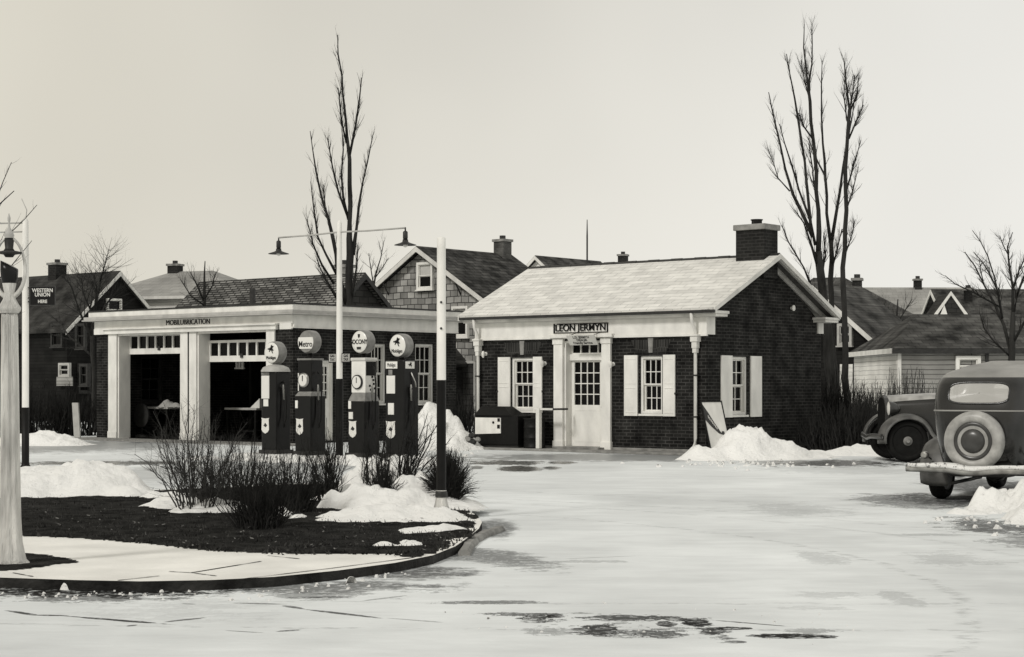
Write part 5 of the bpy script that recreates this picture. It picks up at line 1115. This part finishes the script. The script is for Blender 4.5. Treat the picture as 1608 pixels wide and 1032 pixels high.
tree('bare tree with low spreading limbs at the right edge behind the sedan', 38,
 [[(1590, 700, 9), (1588, 600, 7.5), (1589, 540, 6), (1591, 490, 4.2)],
  [(1591, 492, 3.6), (1590, 450, 2.6), (1585, 420, 2), (1582, 388, 1.4), (1590, 365, .8)], [(1588, 555, 4), (1576, 510, 3), (1562, 478, 2.4), (1545, 447, 1.8), (1531, 418, 1.4), (1515, 396, .8)],
  [(1574, 500, 2.4), (1567, 458, 1.9), (1555, 432, 1.5), (1543, 412, 1.1), (1529, 396, .7)], [(1573, 495, 2), (1563, 440, 1.5), (1551, 402, 1.2), (1540, 380, .9), (1527, 362, .6)], [(1592, 490, 3), (1600, 455, 2.4), (1612, 425, 1.8), (1630, 390, .9)],
  [(1590, 455, 2), (1600, 425, 1.5), (1610, 405, .9)], [(1570, 482, 2), (1530, 460, 1.5), (1500, 446, 1.1), (1484, 433, .7)], [(1586, 560, 2.2), (1560, 535, 1.6), (1545, 515, 1.2), (1538, 490, .7)], [(1590, 540, 3), (1612, 500, 2.4), (1640, 450, 1)], [(1583, 400, 1.2), (1575, 385, .9), (1570, 370, .6)], [(1545, 447, 1.2), (1540, 425, .9), (1538, 408, .6)]], 6, n=17, ln=.62, depth=1)
tree('twiggy bare tree in front of the dark house at the far left', 56, [[(150, 690, 5), (148, 600, 4.6), (145, 530, 4), (150, 480, 3), (158, 440, 2)], [(157, 442, 1.8), (165, 415, 1.2), (171, 392, .6)], [(146, 530, 2.6), (125, 490, 2), (112, 450, 1.4), (100, 435, .8)], [(146, 520, 2.4), (165, 480, 1.8), (190, 450, 1)], [(148, 500, 2), (130, 460, 1.4), (128, 430, .8)], [(145, 560, 2.4), (110, 530, 1.8), (88, 500, .9)], [(148, 490, 2), (152, 450, 1.4), (143, 425, .8)], [(146, 570, 2), (172, 530, 1.4), (185, 510, .8)]], 7, n=26, ln=1.5, ang=(25, 65))
tree('small bare tree in front of the pale hipped house behind the garage', 58, [[(322, 690, 4), (322, 520, 4), (321, 470, 3.2), (321, 430, 1.6), (322, 410, .8)], [(321, 475, 2), (308, 445, 1.4), (299, 428, .8)], [(321, 470, 2), (334, 448, 1.3), (338, 428, .8)], [(321, 480, 1.8), (300, 465, 1.2), (284, 440, .7)]], 8, n=9, ln=.9)
tree('faint bare tree leaning in from the left edge behind the lamp post', 26, [[(-60, 790, 7), (-58, 600, 6), (-50, 480, 5), (-40, 420, 4)], [(-42, 425, 2.4), (-20, 395, 1.8), (10, 372, 1.2), (38, 345, .8), (58, 322, .6)], [(-48, 470, 2.4), (-20, 452, 1.8), (8, 430, 1.2), (32, 400, .8), (50, 378, .5)], [(-42, 425, 2.4), (-25, 360, 1.8), (0, 320, 1.2), (22, 300, .8)], [(-50, 500, 2), (-20, 485, 1.5), (6, 470, 1.1), (30, 440, .6)], [(-30, 380, 1.6), (-12, 330, 1.2), (5, 285, .9), (18, 255, .6)], [(-50, 520, 2), (-20, 500, 1.4), (15, 496, .7)]], 9, n=5, ln=.5, depth=0)
tree('thin bare bush tree in front of the far pale roof', 62, [[(1410, 690, 3), (1410, 560, 3), (1408, 500, 2), (1410, 470, 1)], [(1408, 520, 1.6), (1396, 495, 1.1), (1388, 478, .6)], [(1408, 510, 1.6), (1420, 490, 1.1), (1432, 470, .6)]], 10, n=9, ln=1.0)
# ================================================================ SHRUBS
def shrub(label, px, py, wpx, hpx, n, seed, z0=ZI, m=None, lean=0, Y=None, spread=1.0, thick=.006, side=4, depthx=.7, base=.12, up=.25, group=None, sidelen=.28, dense=False, name='bare_shrub', minh=.45, ball=False, fork=1):
    rnd = random.Random(seed); m = m or m_shrub
    b = gp(px, py, z0) if Y is None else Vector(((px - 804) / F * Y, Y, z0)); K = b.y / F; w_, h_ = wpx * K / 2, hpx * K * 1.15
    t = MB()
    for i in range(n):
        az = rnd.uniform(0, 6.283); rr = math.sqrt(rnd.random()); bx, by = math.cos(az) * rr * w_ * base, math.sin(az) * rr * w_ * base
        ex = math.cos(az) * rr * w_ * spread * rnd.uniform(.75, 1.15) + lean * w_; ey = math.sin(az) * rr * w_ * depthx * rnd.uniform(.75, 1.15)
        hh = h_ * rnd.uniform(minh, 1.0) * (1.12 - .3 * rr * rr); P = []; n_ = 6
        for k in range(n_ + 1):
            f_ = k / n_; g_ = f_ ** (1 + up * 2); P.append(Vector((bx + (ex - bx) * (.5 * f_ + .5 * g_) + rnd.uniform(-.02, .02) * w_, by + (ey - by) * (.5 * f_ + .5 * g_), hh * f_ * (1.08 - .08 * f_))))
        wx_ = wy_ = 0
        for k in range(1, n_ + 1): wx_ += rnd.uniform(-.035, .035) * h_; wy_ += rnd.uniform(-.035, .035) * h_; P[k] += Vector((wx_, wy_, rnd.uniform(-.02, .02) * h_))
        if ball:
            el = R(rnd.uniform(-18, 90)); c_ = Vector((math.cos(az) * rr * w_ * .18, math.sin(az) * rr * w_ * .18, 0)); k0 = rnd.uniform(.6, 1.05)
            e_ = Vector((math.cos(az) * math.cos(el) * w_ * k0, math.sin(az) * math.cos(el) * w_ * k0 * depthx, h_ * (.34 + .6 * math.sin(el) * k0)))
            P = [c_.lerp(e_, k / n_) + Vector((0, 0, h_ * .10 * math.sin(math.pi * k / n_))) + Vector((rnd.uniform(-.015, .015), rnd.uniform(-.015, .015), 0)) * (k > 0) for k in range(n_ + 1)]
        r0 = thick * rnd.uniform(.6, 1.5); RR = [r0 * (1 - .72 * k / n_) for k in range(n_ + 1)]
        t.tube(P, RR, 4, caps=False)
        twigs(t, P, RR, rnd, side, sidelen * h_, 1 if dense else fork, (22, 62), .25, .15 if dense else .25)
    o = t.build(name, m); o.location = (b.x, b.y, z0 - .015); tag(o, label, 'shrub', group); return o
GS = 'bare shrubs growing in the planting bed'
shrub('leftmost bare shrub of the bed, open stems fanning wide above a snow patch', 305, 806, 190, 150, 46, 1, thick=.008, side=12, base=.30, lean=-.05, group=GS, m=m_shrub2, sidelen=.36)
shrub('dark thicket behind and right of the leftmost shrub', 378, 792, 170, 95, 80, 2, thick=.007, side=8, base=.6, group=GS, dense=True)
shrub('darkest and densest shrub in the middle of the bed', 408, 832, 140, 112, 105, 3, thick=.007, side=8, base=.5, group=GS, dense=True, up=.1, spread=1.1)
shrub('dense dark shrub right of the darkest one, in the middle of the bed', 460, 806, 110, 92, 110, 4, thick=.007, side=8, base=.5, group=GS, dense=True, up=.1, spread=1.1)
shrub('upright shrub of dark stems below the second pump', 516, 792, 90, 118, 46, 5, thick=.008, side=10, base=.35, group=GS, dense=True, minh=.6)
shrub('dense spiky low shrub ringed by the snow bank', 600, 799, 88, 68, 210, 6, thick=.006, side=4, base=.55, group=GS, dense=True, ball=True)
shrub('tall thin stems rising out of the spiky shrub toward the third pump', 592, 787, 80, 125, 20, 7, thick=.009, side=10, base=.6, group=GS, minh=.6)
shrub('leaning shrub with thick stems swept to the right in front of the last pump', 628, 787, 95, 128, 24, 8, thick=.011, side=11, base=.2, lean=.55, group=GS, minh=.55, sidelen=.26)
shrub('round dense dark shrub at the foot of the thick banded pole', 703, 799, 98, 88, 560, 9, thick=.006, side=4, base=.40, group=GS, dense=True, ball=True, Y=20.6)
shrub('low pale stems between the leftmost shrub and the thicket', 345, 805, 90, 112, 22, 10, thick=.008, side=9, base=.4, group=GS, m=m_shrub2)
GB = 'brush along the back of the lot'
for i, (px, Y, w_, h_, n_, lab, m_) in enumerate([
    (1300, 43.0, 120, 92, 150, 'dark brush against the trunks at the far corner of the office', m_shrub), (1345, 42.5, 100, 78, 150, 'tangled brush left of the older car, in front of the white shed wall', m_shrub),
    (1380, 41.5, 90, 80, 120, 'brush with pale twigs behind the headlamps of the older car', m_shrub2), (1430, 43.5, 110, 92, 110, 'thin brush along the clapboard wall behind the older car', m_shrub2), (1490, 44.0, 110, 70, 70, 'brush below the outbuilding window hidden behind the sedan', m_shrub2),
    (1262, 44.5, 60, 40, 60, 'low dark brush behind the snow ridge at the office corner', m_shrub), (1325, 39.8, 130, 62, 200, 'dense low dark hedge above the long snow ridge', m_shrub), (1275, 40.5, 60, 42, 80, 'small dark hedge end beside the office wall', m_shrub),
    (1362, 40.5, 60, 66, 110, 'dark hedge end just left of the older car', m_shrub)]):
    shrub(lab, px, 0, w_, h_ * 1.12, int(n_ * 1.7), 30 + i, z0=0, m=m_, Y=Y, thick=.014, side=6, base=.8, up=.1, dense=True, group=GB, sidelen=.22, name='brush')
for i, (px, Y, w_, h_, n_, lab) in enumerate([(60, 52, 110, 80, 150, 'dark brush at the foot of the dark house, left of the garage'), (120, 52.5, 90, 70, 130, 'dark brush next to the left end of the garage'), (0, 51, 90, 90, 120, 'dark brush at the left edge behind the lamp post'),
    (728, 46, 60, 70, 100, 'dark brush in the gap between the garage and the office')]):
    shrub(lab, px, 0, w_, h_, n_, 60 + i, z0=0, Y=Y, thick=.016, side=6, base=.8, up=.1, dense=True, group='dark brush behind the lot', sidelen=.22, name='brush')
# small stones and sticks at the foot of the downspout
for i, (px, py, s_) in enumerate(((741, 694, .10), (733, 690, .09), (738, 684, .08), (746, 690, .07))):
    p = gp(px, 706); z_c = EYE - (py - HY) / F * p.y; o = MB().lathe([(.4 * s_, -s_ * .8), (s_ * 1.1, -s_ * .3), (s_, s_ * .4), (.3 * s_, s_ * .8)], n=7, smooth=False).build('rubble_block', m_stone if i % 2 else m_iron)
    o.location = (p.x + .02 * i, p.y, max(z_c, s_ * .7)); tag(o, 'small grey block in the snowy rubble left of the office downspout', 'block', 'rubble blocks beside the downspout')
# ================================================================ CARS
def sedan(label, loc, az, cover=True, roofm=None, size=1.0, boxy=False, bodym=None, dull_finish=False):
    """1930s closed car, local y forward, origin under the rear axle"""
    t = thing('parked_car', label, 'car', loc, -R(az)); t.scale = (size,) * 3; bm_ = bodym or m_car
    lv = [(.46, -.76, 1.98, .58), (.60, -.82, 2.0, .61), (.80, -.87, 2.0, .64), (1.0, -.88, 2.0, .665), (1.15, -.87, 1.98, .68), (1.22, -.86, 1.90, .682), (1.35, -.83, 1.82, .68), (1.48, -.77, 1.76, .672), (1.57, -.69, 1.70, .655), (1.64, -.57, 1.60, .62), (1.70, -.38, 1.46, .55), (1.745, -.12, 1.2, .42), (1.77, .18, .9, .26)]
    if boxy: lv = [(a, b + (.08 if a > 1.3 else 0), c, d) for a, b, c, d in lv]
    def at(z):
        for (a, b) in zip(lv[:-1], lv[1:]):
            if a[0] <= z <= b[0]: f_ = (z - a[0]) / (b[0] - a[0]); return [a[i] + (b[i] - a[i]) * f_ for i in (1, 2, 3)]
        return list(lv[-1][1:]) if z > lv[-1][0] else list(lv[0][1:])
    # smooth profile sampled finely (Catmull style averaging)
    zs = [.46 + (1.77 - .46) * (1 - (1 - k / 64) ** 1.0) for k in range(65)]
    sm = {}
    for z in zs:
        acc = [0, 0, 0]; c_ = 0
        for d in (-.05, -.025, 0, .025, .05):
            zz_ = min(max(z + d, .46), 1.77); a = at(zz_); acc = [acc[i] + a[i] for i in range(3)]; c_ += 1
        sm[z] = [a / c_ for a in acc]
    E_ = 5.0; NA = 128
    def pt(z, th, prof=None):
        yr, yf, w_ = prof or sm.get(z) or at(z); c, s_ = math.cos(th), math.sin(th); e = 2 / E_
        return Vector((w_ * (abs(c) ** e) * (1 if c >= 0 else -1), (yr + yf) / 2 + (yf - yr) / 2 * (abs(s_) ** e) * (1 if s_ >= 0 else -1), z))
    ths = []
    for q in range(4):
        for k in range(NA // 4):   # denser at corners
            f_ = k / (NA // 4); ths.append(q * math.pi / 2 + math.pi / 2 * f_)
    def hole(p, n_=4.0):
        x, y, z = p
        if y < -.2 and abs(x) < .55 and 1.1 < z < 1.62: return (abs(x - 0) / .385) ** n_ + (abs(z - 1.40) / .135) ** n_ < 1
        if y > 1.45 and z > 1.15: return (abs(x) / .48) ** 6 + (abs(z - 1.40) / .14) ** 6 < 1
        if abs(x) > .42 and z > 1.15: return (abs(y - .12) / .36) ** n_ + (abs(z - 1.40) / .135) ** n_ < 1 or (abs(y - .98) / .36) ** n_ + (abs(z - 1.40) / .135) ** n_ < 1
        return False
    zf_ = [];  # denser rows in the window band
    z = .46
    while z < 1.77: zf_.append(z); z += .010 if 1.2 < z < 1.6 else .03
    zf_.append(1.77)
    def prof(z):
        acc = [0, 0, 0]
        for d in (-.05, -.025, 0, .025, .05): a = at(min(max(z + d, .46), 1.77)); acc = [acc[i] + a[i] / 5 for i in range(3)]
        return acc
    ths2 = []; NN = 400
    # equal arc-length sampling round the ring
    dense = [pt(1.3, 2 * math.pi * k / 4000, prof(1.3)) for k in range(4001)]; Ls = [0]
    for k in range(4000): Ls.append(Ls[-1] + (dense[k + 1] - dense[k]).length)
    j = 0
    for k in range(NN):
        s_ = Ls[-1] * k / NN
        while Ls[j + 1] < s_: j += 1
        ths2.append(2 * math.pi * (j + (s_ - Ls[j]) / (Ls[j + 1] - Ls[j])) / 4000)
    vs = []; 
    for z in zf_:
        pr = prof(z); vs += [pt(z, a, pr) for a in ths2]
    fs = []; fr_ = []
    for i in range(len(zf_) - 1):
        for k in range(NN):
            q = (i * NN + k, i * NN + (k + 1) % NN, (i + 1) * NN + (k + 1) % NN, (i + 1) * NN + k)
            c = (vs[q[0]] + vs[q[1]] + vs[q[2]] + vs[q[3]]) / 4
            if hole(c): continue
            (fr_ if c.z > 1.615 else fs).append(q)
    top = tuple((len(zf_) - 1) * NN + k for k in range(NN))
    body = MB().add(vs, fs, True).build('body', bm_, t)
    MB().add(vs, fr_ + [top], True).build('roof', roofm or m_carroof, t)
    MB().box(-.58, .58, -.7, 1.9, .44, .47).build('floor_pan', m_dark, t)
    # window rims and panes
    def rim(pts, name='window', r_=.014):
        o = MB().tube(pts + [pts[0], pts[1]], r_, 6, caps=False).build(name, bm_, t)
        q = MB(); c = sum(pts, Vector()) / len(pts); n_ = len(pts); rings = [[c.lerp(p, s_) for p in pts] for s_ in (.02, .35, .7, 1.0)]
        q.add([p for rg_ in rings for p in rg_], [(i * n_ + k, i * n_ + (k + 1) % n_, (i + 1) * n_ + (k + 1) % n_, (i + 1) * n_ + k) for i in range(3) for k in range(n_)], True)
        q.build('pane', m_carglass, o); return o
    def sq(a, hx, hz, n_=4.0): c, s_ = math.cos(a), math.sin(a); e = 2 / n_; return hx * (abs(c) ** e) * (1 if c >= 0 else -1), hz * (abs(s_) ** e) * (1 if s_ >= 0 else -1)
    def yend(x, z, front): yr, yf, w_ = prof(z); d = (yf - yr) / 2 * (1 - (abs(x) / w_) ** E_) ** (1 / E_); return (yr + yf) / 2 + (d if front else -d)
    def xside(y, z): yr, yf, w_ = prof(z); return w_ * (1 - min(.999, abs(y - (yr + yf) / 2) / ((yf - yr) / 2)) ** E_) ** (1 / E_)
    NP = 44
    rim([Vector((dx, yend(dx, 1.40 + dz, False), 1.40 + dz)) for dx, dz in (sq(2 * math.pi * k / NP, .385, .135) for k in range(NP))], 'rear_window')
    rim([Vector((dx, yend(dx, 1.40 + dz, True), 1.40 + dz)) for dx, dz in (sq(2 * math.pi * k / NP, .48, .14, 6) for k in range(NP))], 'windscreen')
    for s_ in (-1, 1):
        for yc in (.12, .98): rim([Vector((s_ * xside(yc + dy, 1.40 + dz), yc + dy, 1.40 + dz)) for dy, dz in (sq(2 * math.pi * k / NP, .36, .135) for k in range(NP))], 'side_window')
    # belt moulding
    q = MB(); pr = prof(1.175); pts = [pt(1.175, a, pr) for a in ths2[::4]]; q.tube([Vector((p.x * 1.004, (p.y - .56) * 1.004 + .56, p.z)) for p in pts] + [pts[0], pts[1]], .011, 6, caps=False); q.build('belt_moulding', m_carroof, t)
    # door seams
    for s_ in (-1, 1):
        q = MB()
        for yc in (-.28, .56, 1.42):
            q.tube([(s_ * (xside(yc, z) + .001), yc, z) for z in (.55, .8, 1.0, 1.15)], .005, 4)
        q.build('door_seam', m_dark, t)
        MB().tube([(s_ * (.69 + .03), .66, 1.08), (s_ * (.69 + .05), .72, 1.08), (s_ * (.69 + .03), .80, 1.08)], .012, 6).build('door_handle', m_chrome, t)
    # seats
    for yc in (-.05, 1.0):
        st_ = MB(); st_.box(-.55, .55, yc, yc + .45, .5, .75); st_.hexa([(-.55, yc - .12, .75), (.55, yc - .12, .75), (.55, yc + .06, .75), (-.55, yc + .06, .75), (-.52, yc - .2, 1.22), (.52, yc - .2, 1.22), (.52, yc - .06, 1.22), (-.52, yc - .06, 1.22)]); st_.build('seat', m_dark, t, .03)
    # bonnet
    q = MB(); hs = [(1.97, .60, .52, 1.12, 1.20), (2.3, .50, .52, 1.10, 1.19), (2.75, .38, .5, 1.06, 1.165), (2.98, .30, .48, 1.03, 1.15)]
    vs = []; n_ = 15
    for (y, w_, zb, zs_, zt_) in hs:
        for k in range(n_):
            f_ = k / (n_ - 1); a = math.pi * f_
            x = w_ * math.cos(a); 
            if f_ < .2: x, z = w_, zb + (zs_ - .12 - zb) * f_ / .2
            elif f_ > .8: x, z = -w_, zb + (zs_ - .12 - zb) * (1 - f_) / .2
            else: b_ = math.pi * (f_ - .2) / .6; x = w_ * math.cos(b_); z = zs_ - .12 + (zt_ - zs_ + .12) * math.sin(b_) ** .8
            vs.append((x, y, z))
    q.add(vs, [(i * n_ + k, i * n_ + k + 1, (i + 1) * n_ + k + 1, (i + 1) * n_ + k) for i in range(3) for k in range(n_ - 1)], True); bo_ = q.build('bonnet', bm_, t)
    if dull_finish:
        q = MB(); q.add([(x * 1.005, y, z + .006) for x, y, z in vs], [(i * n_ + k, i * n_ + k + 1, (i + 1) * n_ + k + 1, (i + 1) * n_ + k) for i in range(3) for k in range(4, n_ - 5)], True); q.build('snow_sheen_top', m_tyrecover, bo_)  # light reflection and a dusting of snow put into this paler strip
    q = MB(); vsr = [(x * 1.06, 2.985, (z - .8) * 1.04 + .8) for x, y, z in vs[-n_:]]; q.prism(vsr, (0, .07, 0)); ra = q.build('radiator_shell', m_hub if dull_finish else m_chrome, t)
    q = MB(); q.prism([(x * .86, 3.056, (z - .8) * .88 + .8) for x, y, z in vsr], (0, .012, 0)); q.build('grille', m_dark, ra)
    MB().lathe([(.03, 1.17), (.04, 1.19), (.035, 1.22), (.01, 1.24)], (0, 3.02, 0), n=12).build('radiator_cap', m_chrome, ra)
    # wings
    WR = .365
    def wing(s_, yc, a0, a1, R_, name='mudguard', tail=None, low=None):
        q = MB(); xi, xo = .50, .875; rows = []; na = 22
        path = [(yc + R_ * math.cos(R(a0 + (a1 - a0) * k / na)), .38 + R_ * .96 * math.sin(R(a0 + (a1 - a0) * k / na))) for k in range(na + 1)]
        if tail: path += tail
        vs = []; nc = 9
        for i, (y, z) in enumerate(path):
            y0, z0 = path[max(0, i - 1)]; y1, z1 = path[min(len(path) - 1, i + 1)]; tn = Vector((0, y1 - y0, z1 - z0)).normalized(); no = Vector((0, -tn.z, tn.y));
            if no.dot(Vector((0, y - yc, z - .3))) < 0: no = -no
            for k in range(nc):
                f_ = k / (nc - 1); x = xi + (xo - xi) * f_; drop = -.10 * max(0, (f_ - .35) / .65) ** 2.2 - .02 * (1 - f_)
                vs.append(Vector((s_ * x, y, z)) + no * drop)
        m_ = len(path); q.add(vs, [(i * nc + k, i * nc + k + 1, (i + 1) * nc + k + 1, (i + 1) * nc + k) for i in range(m_ - 1) for k in range(nc - 1)], True)
        o = q.build(name, m_guard, t)
        so2 = o.modifiers.new('thick', 'SOLIDIFY'); so2.thickness = .02; return o
    for s_ in (-1, 1):
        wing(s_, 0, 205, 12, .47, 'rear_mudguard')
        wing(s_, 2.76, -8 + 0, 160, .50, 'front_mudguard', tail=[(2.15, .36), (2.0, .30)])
        MB().box(s_ * .70 - .16, s_ * .70 + .16, .46, 2.08, .27, .305).build('running_board', m_black, t, .01)
    def wheel(par, x, y, z, s_, spokes=True, name='wheel', R_=WR, W_=.092):
        w0 = MB().lathe([(R_ * .70, -W_ * .9), (R_ * .80, -W_ * 1.05), (R_ * .93, -W_ * .95), (R_ * .99, -W_ * .5), (R_, 0), (R_ * .99, W_ * .5), (R_ * .93, W_ * .95), (R_ * .80, W_ * 1.05), (R_ * .70, W_ * .9), (R_ * .62, 0)], (x, y, z), 'x', 36).build(name, m_tyre, par)
        rim_ = MB().lathe([(R_ * .62, -W_ * .8), (R_ * .71, -W_ * .9), (R_ * .71, W_ * .9), (R_ * .62, W_ * .8)], (x, y, z), 'x', 32).build('rim', m_iron, w0)
        hb = MB(); xx = x + s_ * W_ * .5
        hb.lathe([(.09, -.05), (.10, 0), (.075, .05), (.03, .07)] if s_ > 0 else [(.03, -.07), (.075, -.05), (.10, 0), (.09, .05)], (xx, y, z), 'x', 16)
        for k in range(16): a = 2 * math.pi * k / 16; hb.tube([(xx, y + .08 * math.cos(a), z + .08 * math.sin(a)), (x + s_ * .01, y + R_ * .66 * math.cos(a + .1), z + R_ * .66 * math.sin(a + .1))], .008, 4)
        hb.build('hub', m_grey, w0); return w0
    for s_ in (-1, 1):
        wheel(t, s_ * .71, 0, WR, s_); wheel(t, s_ * .70, 2.76, WR, s_)
    MB().tube([(-.7, 0, WR), (-.15, 0, WR), (0, 0, WR), (.15, 0, WR), (.7, 0, WR)], [.04, .045, .14, .045, .04], 12).build('rear_axle', m_iron, t); MB().tube([(-.7, 2.76, WR - .03), (.7, 2.76, WR - .03)], .03, 8).build('front_axle', m_iron, t)
    MB().box(-.42, .42, -.84, -.42, .34, .53).build('fuel_tank', m_iron, t, .06)
    MB().tube([(-.3, -.95, .26), (-.3, .4, .28)], .025, 8).build('exhaust_pipe', m_iron, t)
    # headlamps
    for s_ in (-1, 1):
        h_ = MB().lathe([(.02, -.16), (.08, -.12), (.115, -.04), (.125, .02), (.125, .035)], (s_ * .40, 2.98, .93), 'y', 24).build('headlamp', m_hub if dull_finish else m_chrome, t); MB().lathe([(.12, .036), (.08, .052), (.002, .06)], (s_ * .40, 2.98, .93), 'y', 24).build('lens', m_lens, h_)
        MB().tube([(s_ * .40, 2.95, .82), (s_ * .42, 2.93, .62)], .015, 6).build('lamp_bracket', m_iron, h_)
    # bumpers
    def bumper(y0, sgn, name):
        q = MB(); vs = []; nb = 24
        for k in range(nb + 1):
            x = -.86 + 1.72 * k / nb; cvy = sgn * (-.10 * (abs(x) / .86) ** 3); dip = -.035 * math.exp(-(x / .22) ** 2)
            for (dy, dz) in ((0, -.045), (sgn * .018, -.03), (sgn * .022, 0), (sgn * .018, .03), (0, .045), (-sgn * .012, 0)): vs.append((x, y0 + cvy + dy, .445 + dip + dz))
        q.add(vs, [(i * 6 + k, i * 6 + (k + 1) % 6, (i + 1) * 6 + (k + 1) % 6, (i + 1) * 6 + k) for i in range(nb) for k in range(6)] + [tuple(range(6)), tuple(range(nb * 6, nb * 6 + 6))], True)
        o = q.build(name, m_hub if dull_finish else m_chrome, t)
        for s_ in (-1, 1): MB().tube([(s_ * .42, y0 - sgn * .01, .44), (s_ * .40, y0 - sgn * .35, .46)], .02, 6).build('bumper_arm', m_iron, o)
        return o
    rb = bumper(-1.16, -1, 'rear_bumper'); bumper(3.32, 1, 'front_bumper')
    for s_ in (-1, 1):
        l_ = MB().lathe([(.045, 0), (.05, -.02), (.05, -.07), (.03, -.09)], (s_ * .72, -.66, .60), 'y', 14).build('tail_lamp', m_chrome, t)
        MB().tube([(s_ * .72, -.66, .60), (s_ * .70, -.5, .54)], .012, 5).build('lamp_arm', m_iron, l_)
    # spare wheel
    sy_ = -1.0; sz_ = .80
    sp_ = MB().lathe([(.345, .07), (.372, .05), (.378, 0), (.372, -.05), (.345, -.085), (.30, -.10), (.255, -.095), (.245, -.075)], (0, sy_, sz_), 'y', 48).build('spare_wheel', m_tyrecover if cover else m_tyre, t)
    MB().lathe([(.25, -.06), (.235, -.088), (.205, -.092), (.19, -.07), (.15, -.06), (.145, -.075)], (0, sy_, sz_), 'y', 40).build('cover_ring', m_hub if cover else m_iron, sp_)
    MB().lathe([(.16, -.05), (.15, -.085), (.125, -.11), (.08, -.125), (.002, -.13)], (0, sy_, sz_), 'y', 32).build('hub_cap', m_hub, sp_)
    return t
ca_ = sedan('dark rounded sedan seen from behind with a pale covered spare wheel, at the right edge', (6.30, 23.0, 0), 30)
# snow caught on the rear bumper of the near sedan
q = MB(); vs = []; nb = 60; rnd = random.Random(12)
for k in range(nb + 1):
    x = -.84 + 1.68 * k / nb; h_ = .018 + .016 * noise.noise(Vector((x * 5, 0, 3))) + .03 * math.exp(-((x + .25) / .3) ** 2); yb = -1.16 + .10 * (abs(x) / .86) ** 3; zb = .445 - .035 * math.exp(-(x / .22) ** 2) + .036
    for dy, dz in ((-.028, -.02), (-.03, .012), (0, h_ + .012), (.02, .01), (.02, -.02)): vs.append((x, yb + dy, zb + dz))
q.add(vs, [(i * 5 + k, i * 5 + (k + 1) % 5, (i + 1) * 5 + (k + 1) % 5, (i + 1) * 5 + k) for i in range(nb) for k in range(5)] + [tuple(range(5)), tuple(range(nb * 5, nb * 5 + 5))], True)
o = q.build('snow_strip', m_dirtysnow); o.location = ca_.location; o.rotation_euler = ca_.rotation_euler; tag(o, 'thin strip of snow lying along the rear bumper of the dark sedan', 'snow strip')
hB = Vector((-1.0, 0.0)).normalized(); fx = Vector((7.72, 34.5)); ra_ = fx - hB * 2.76 * 1.12
# the left front wheel of the older car stands at fx + left*0.7
lf = Vector((-hB.y, hB.x)); ra_ = ra_ - lf * .70 * 1.12
azB = math.degrees(math.atan2(hB.x, hB.y))
sedan('older car with pale bonnet top and round headlamps, mostly hidden behind the dark sedan', (ra_.x, ra_.y, 0), azB, cover=False, boxy=True, size=1.12, dull_finish=True)
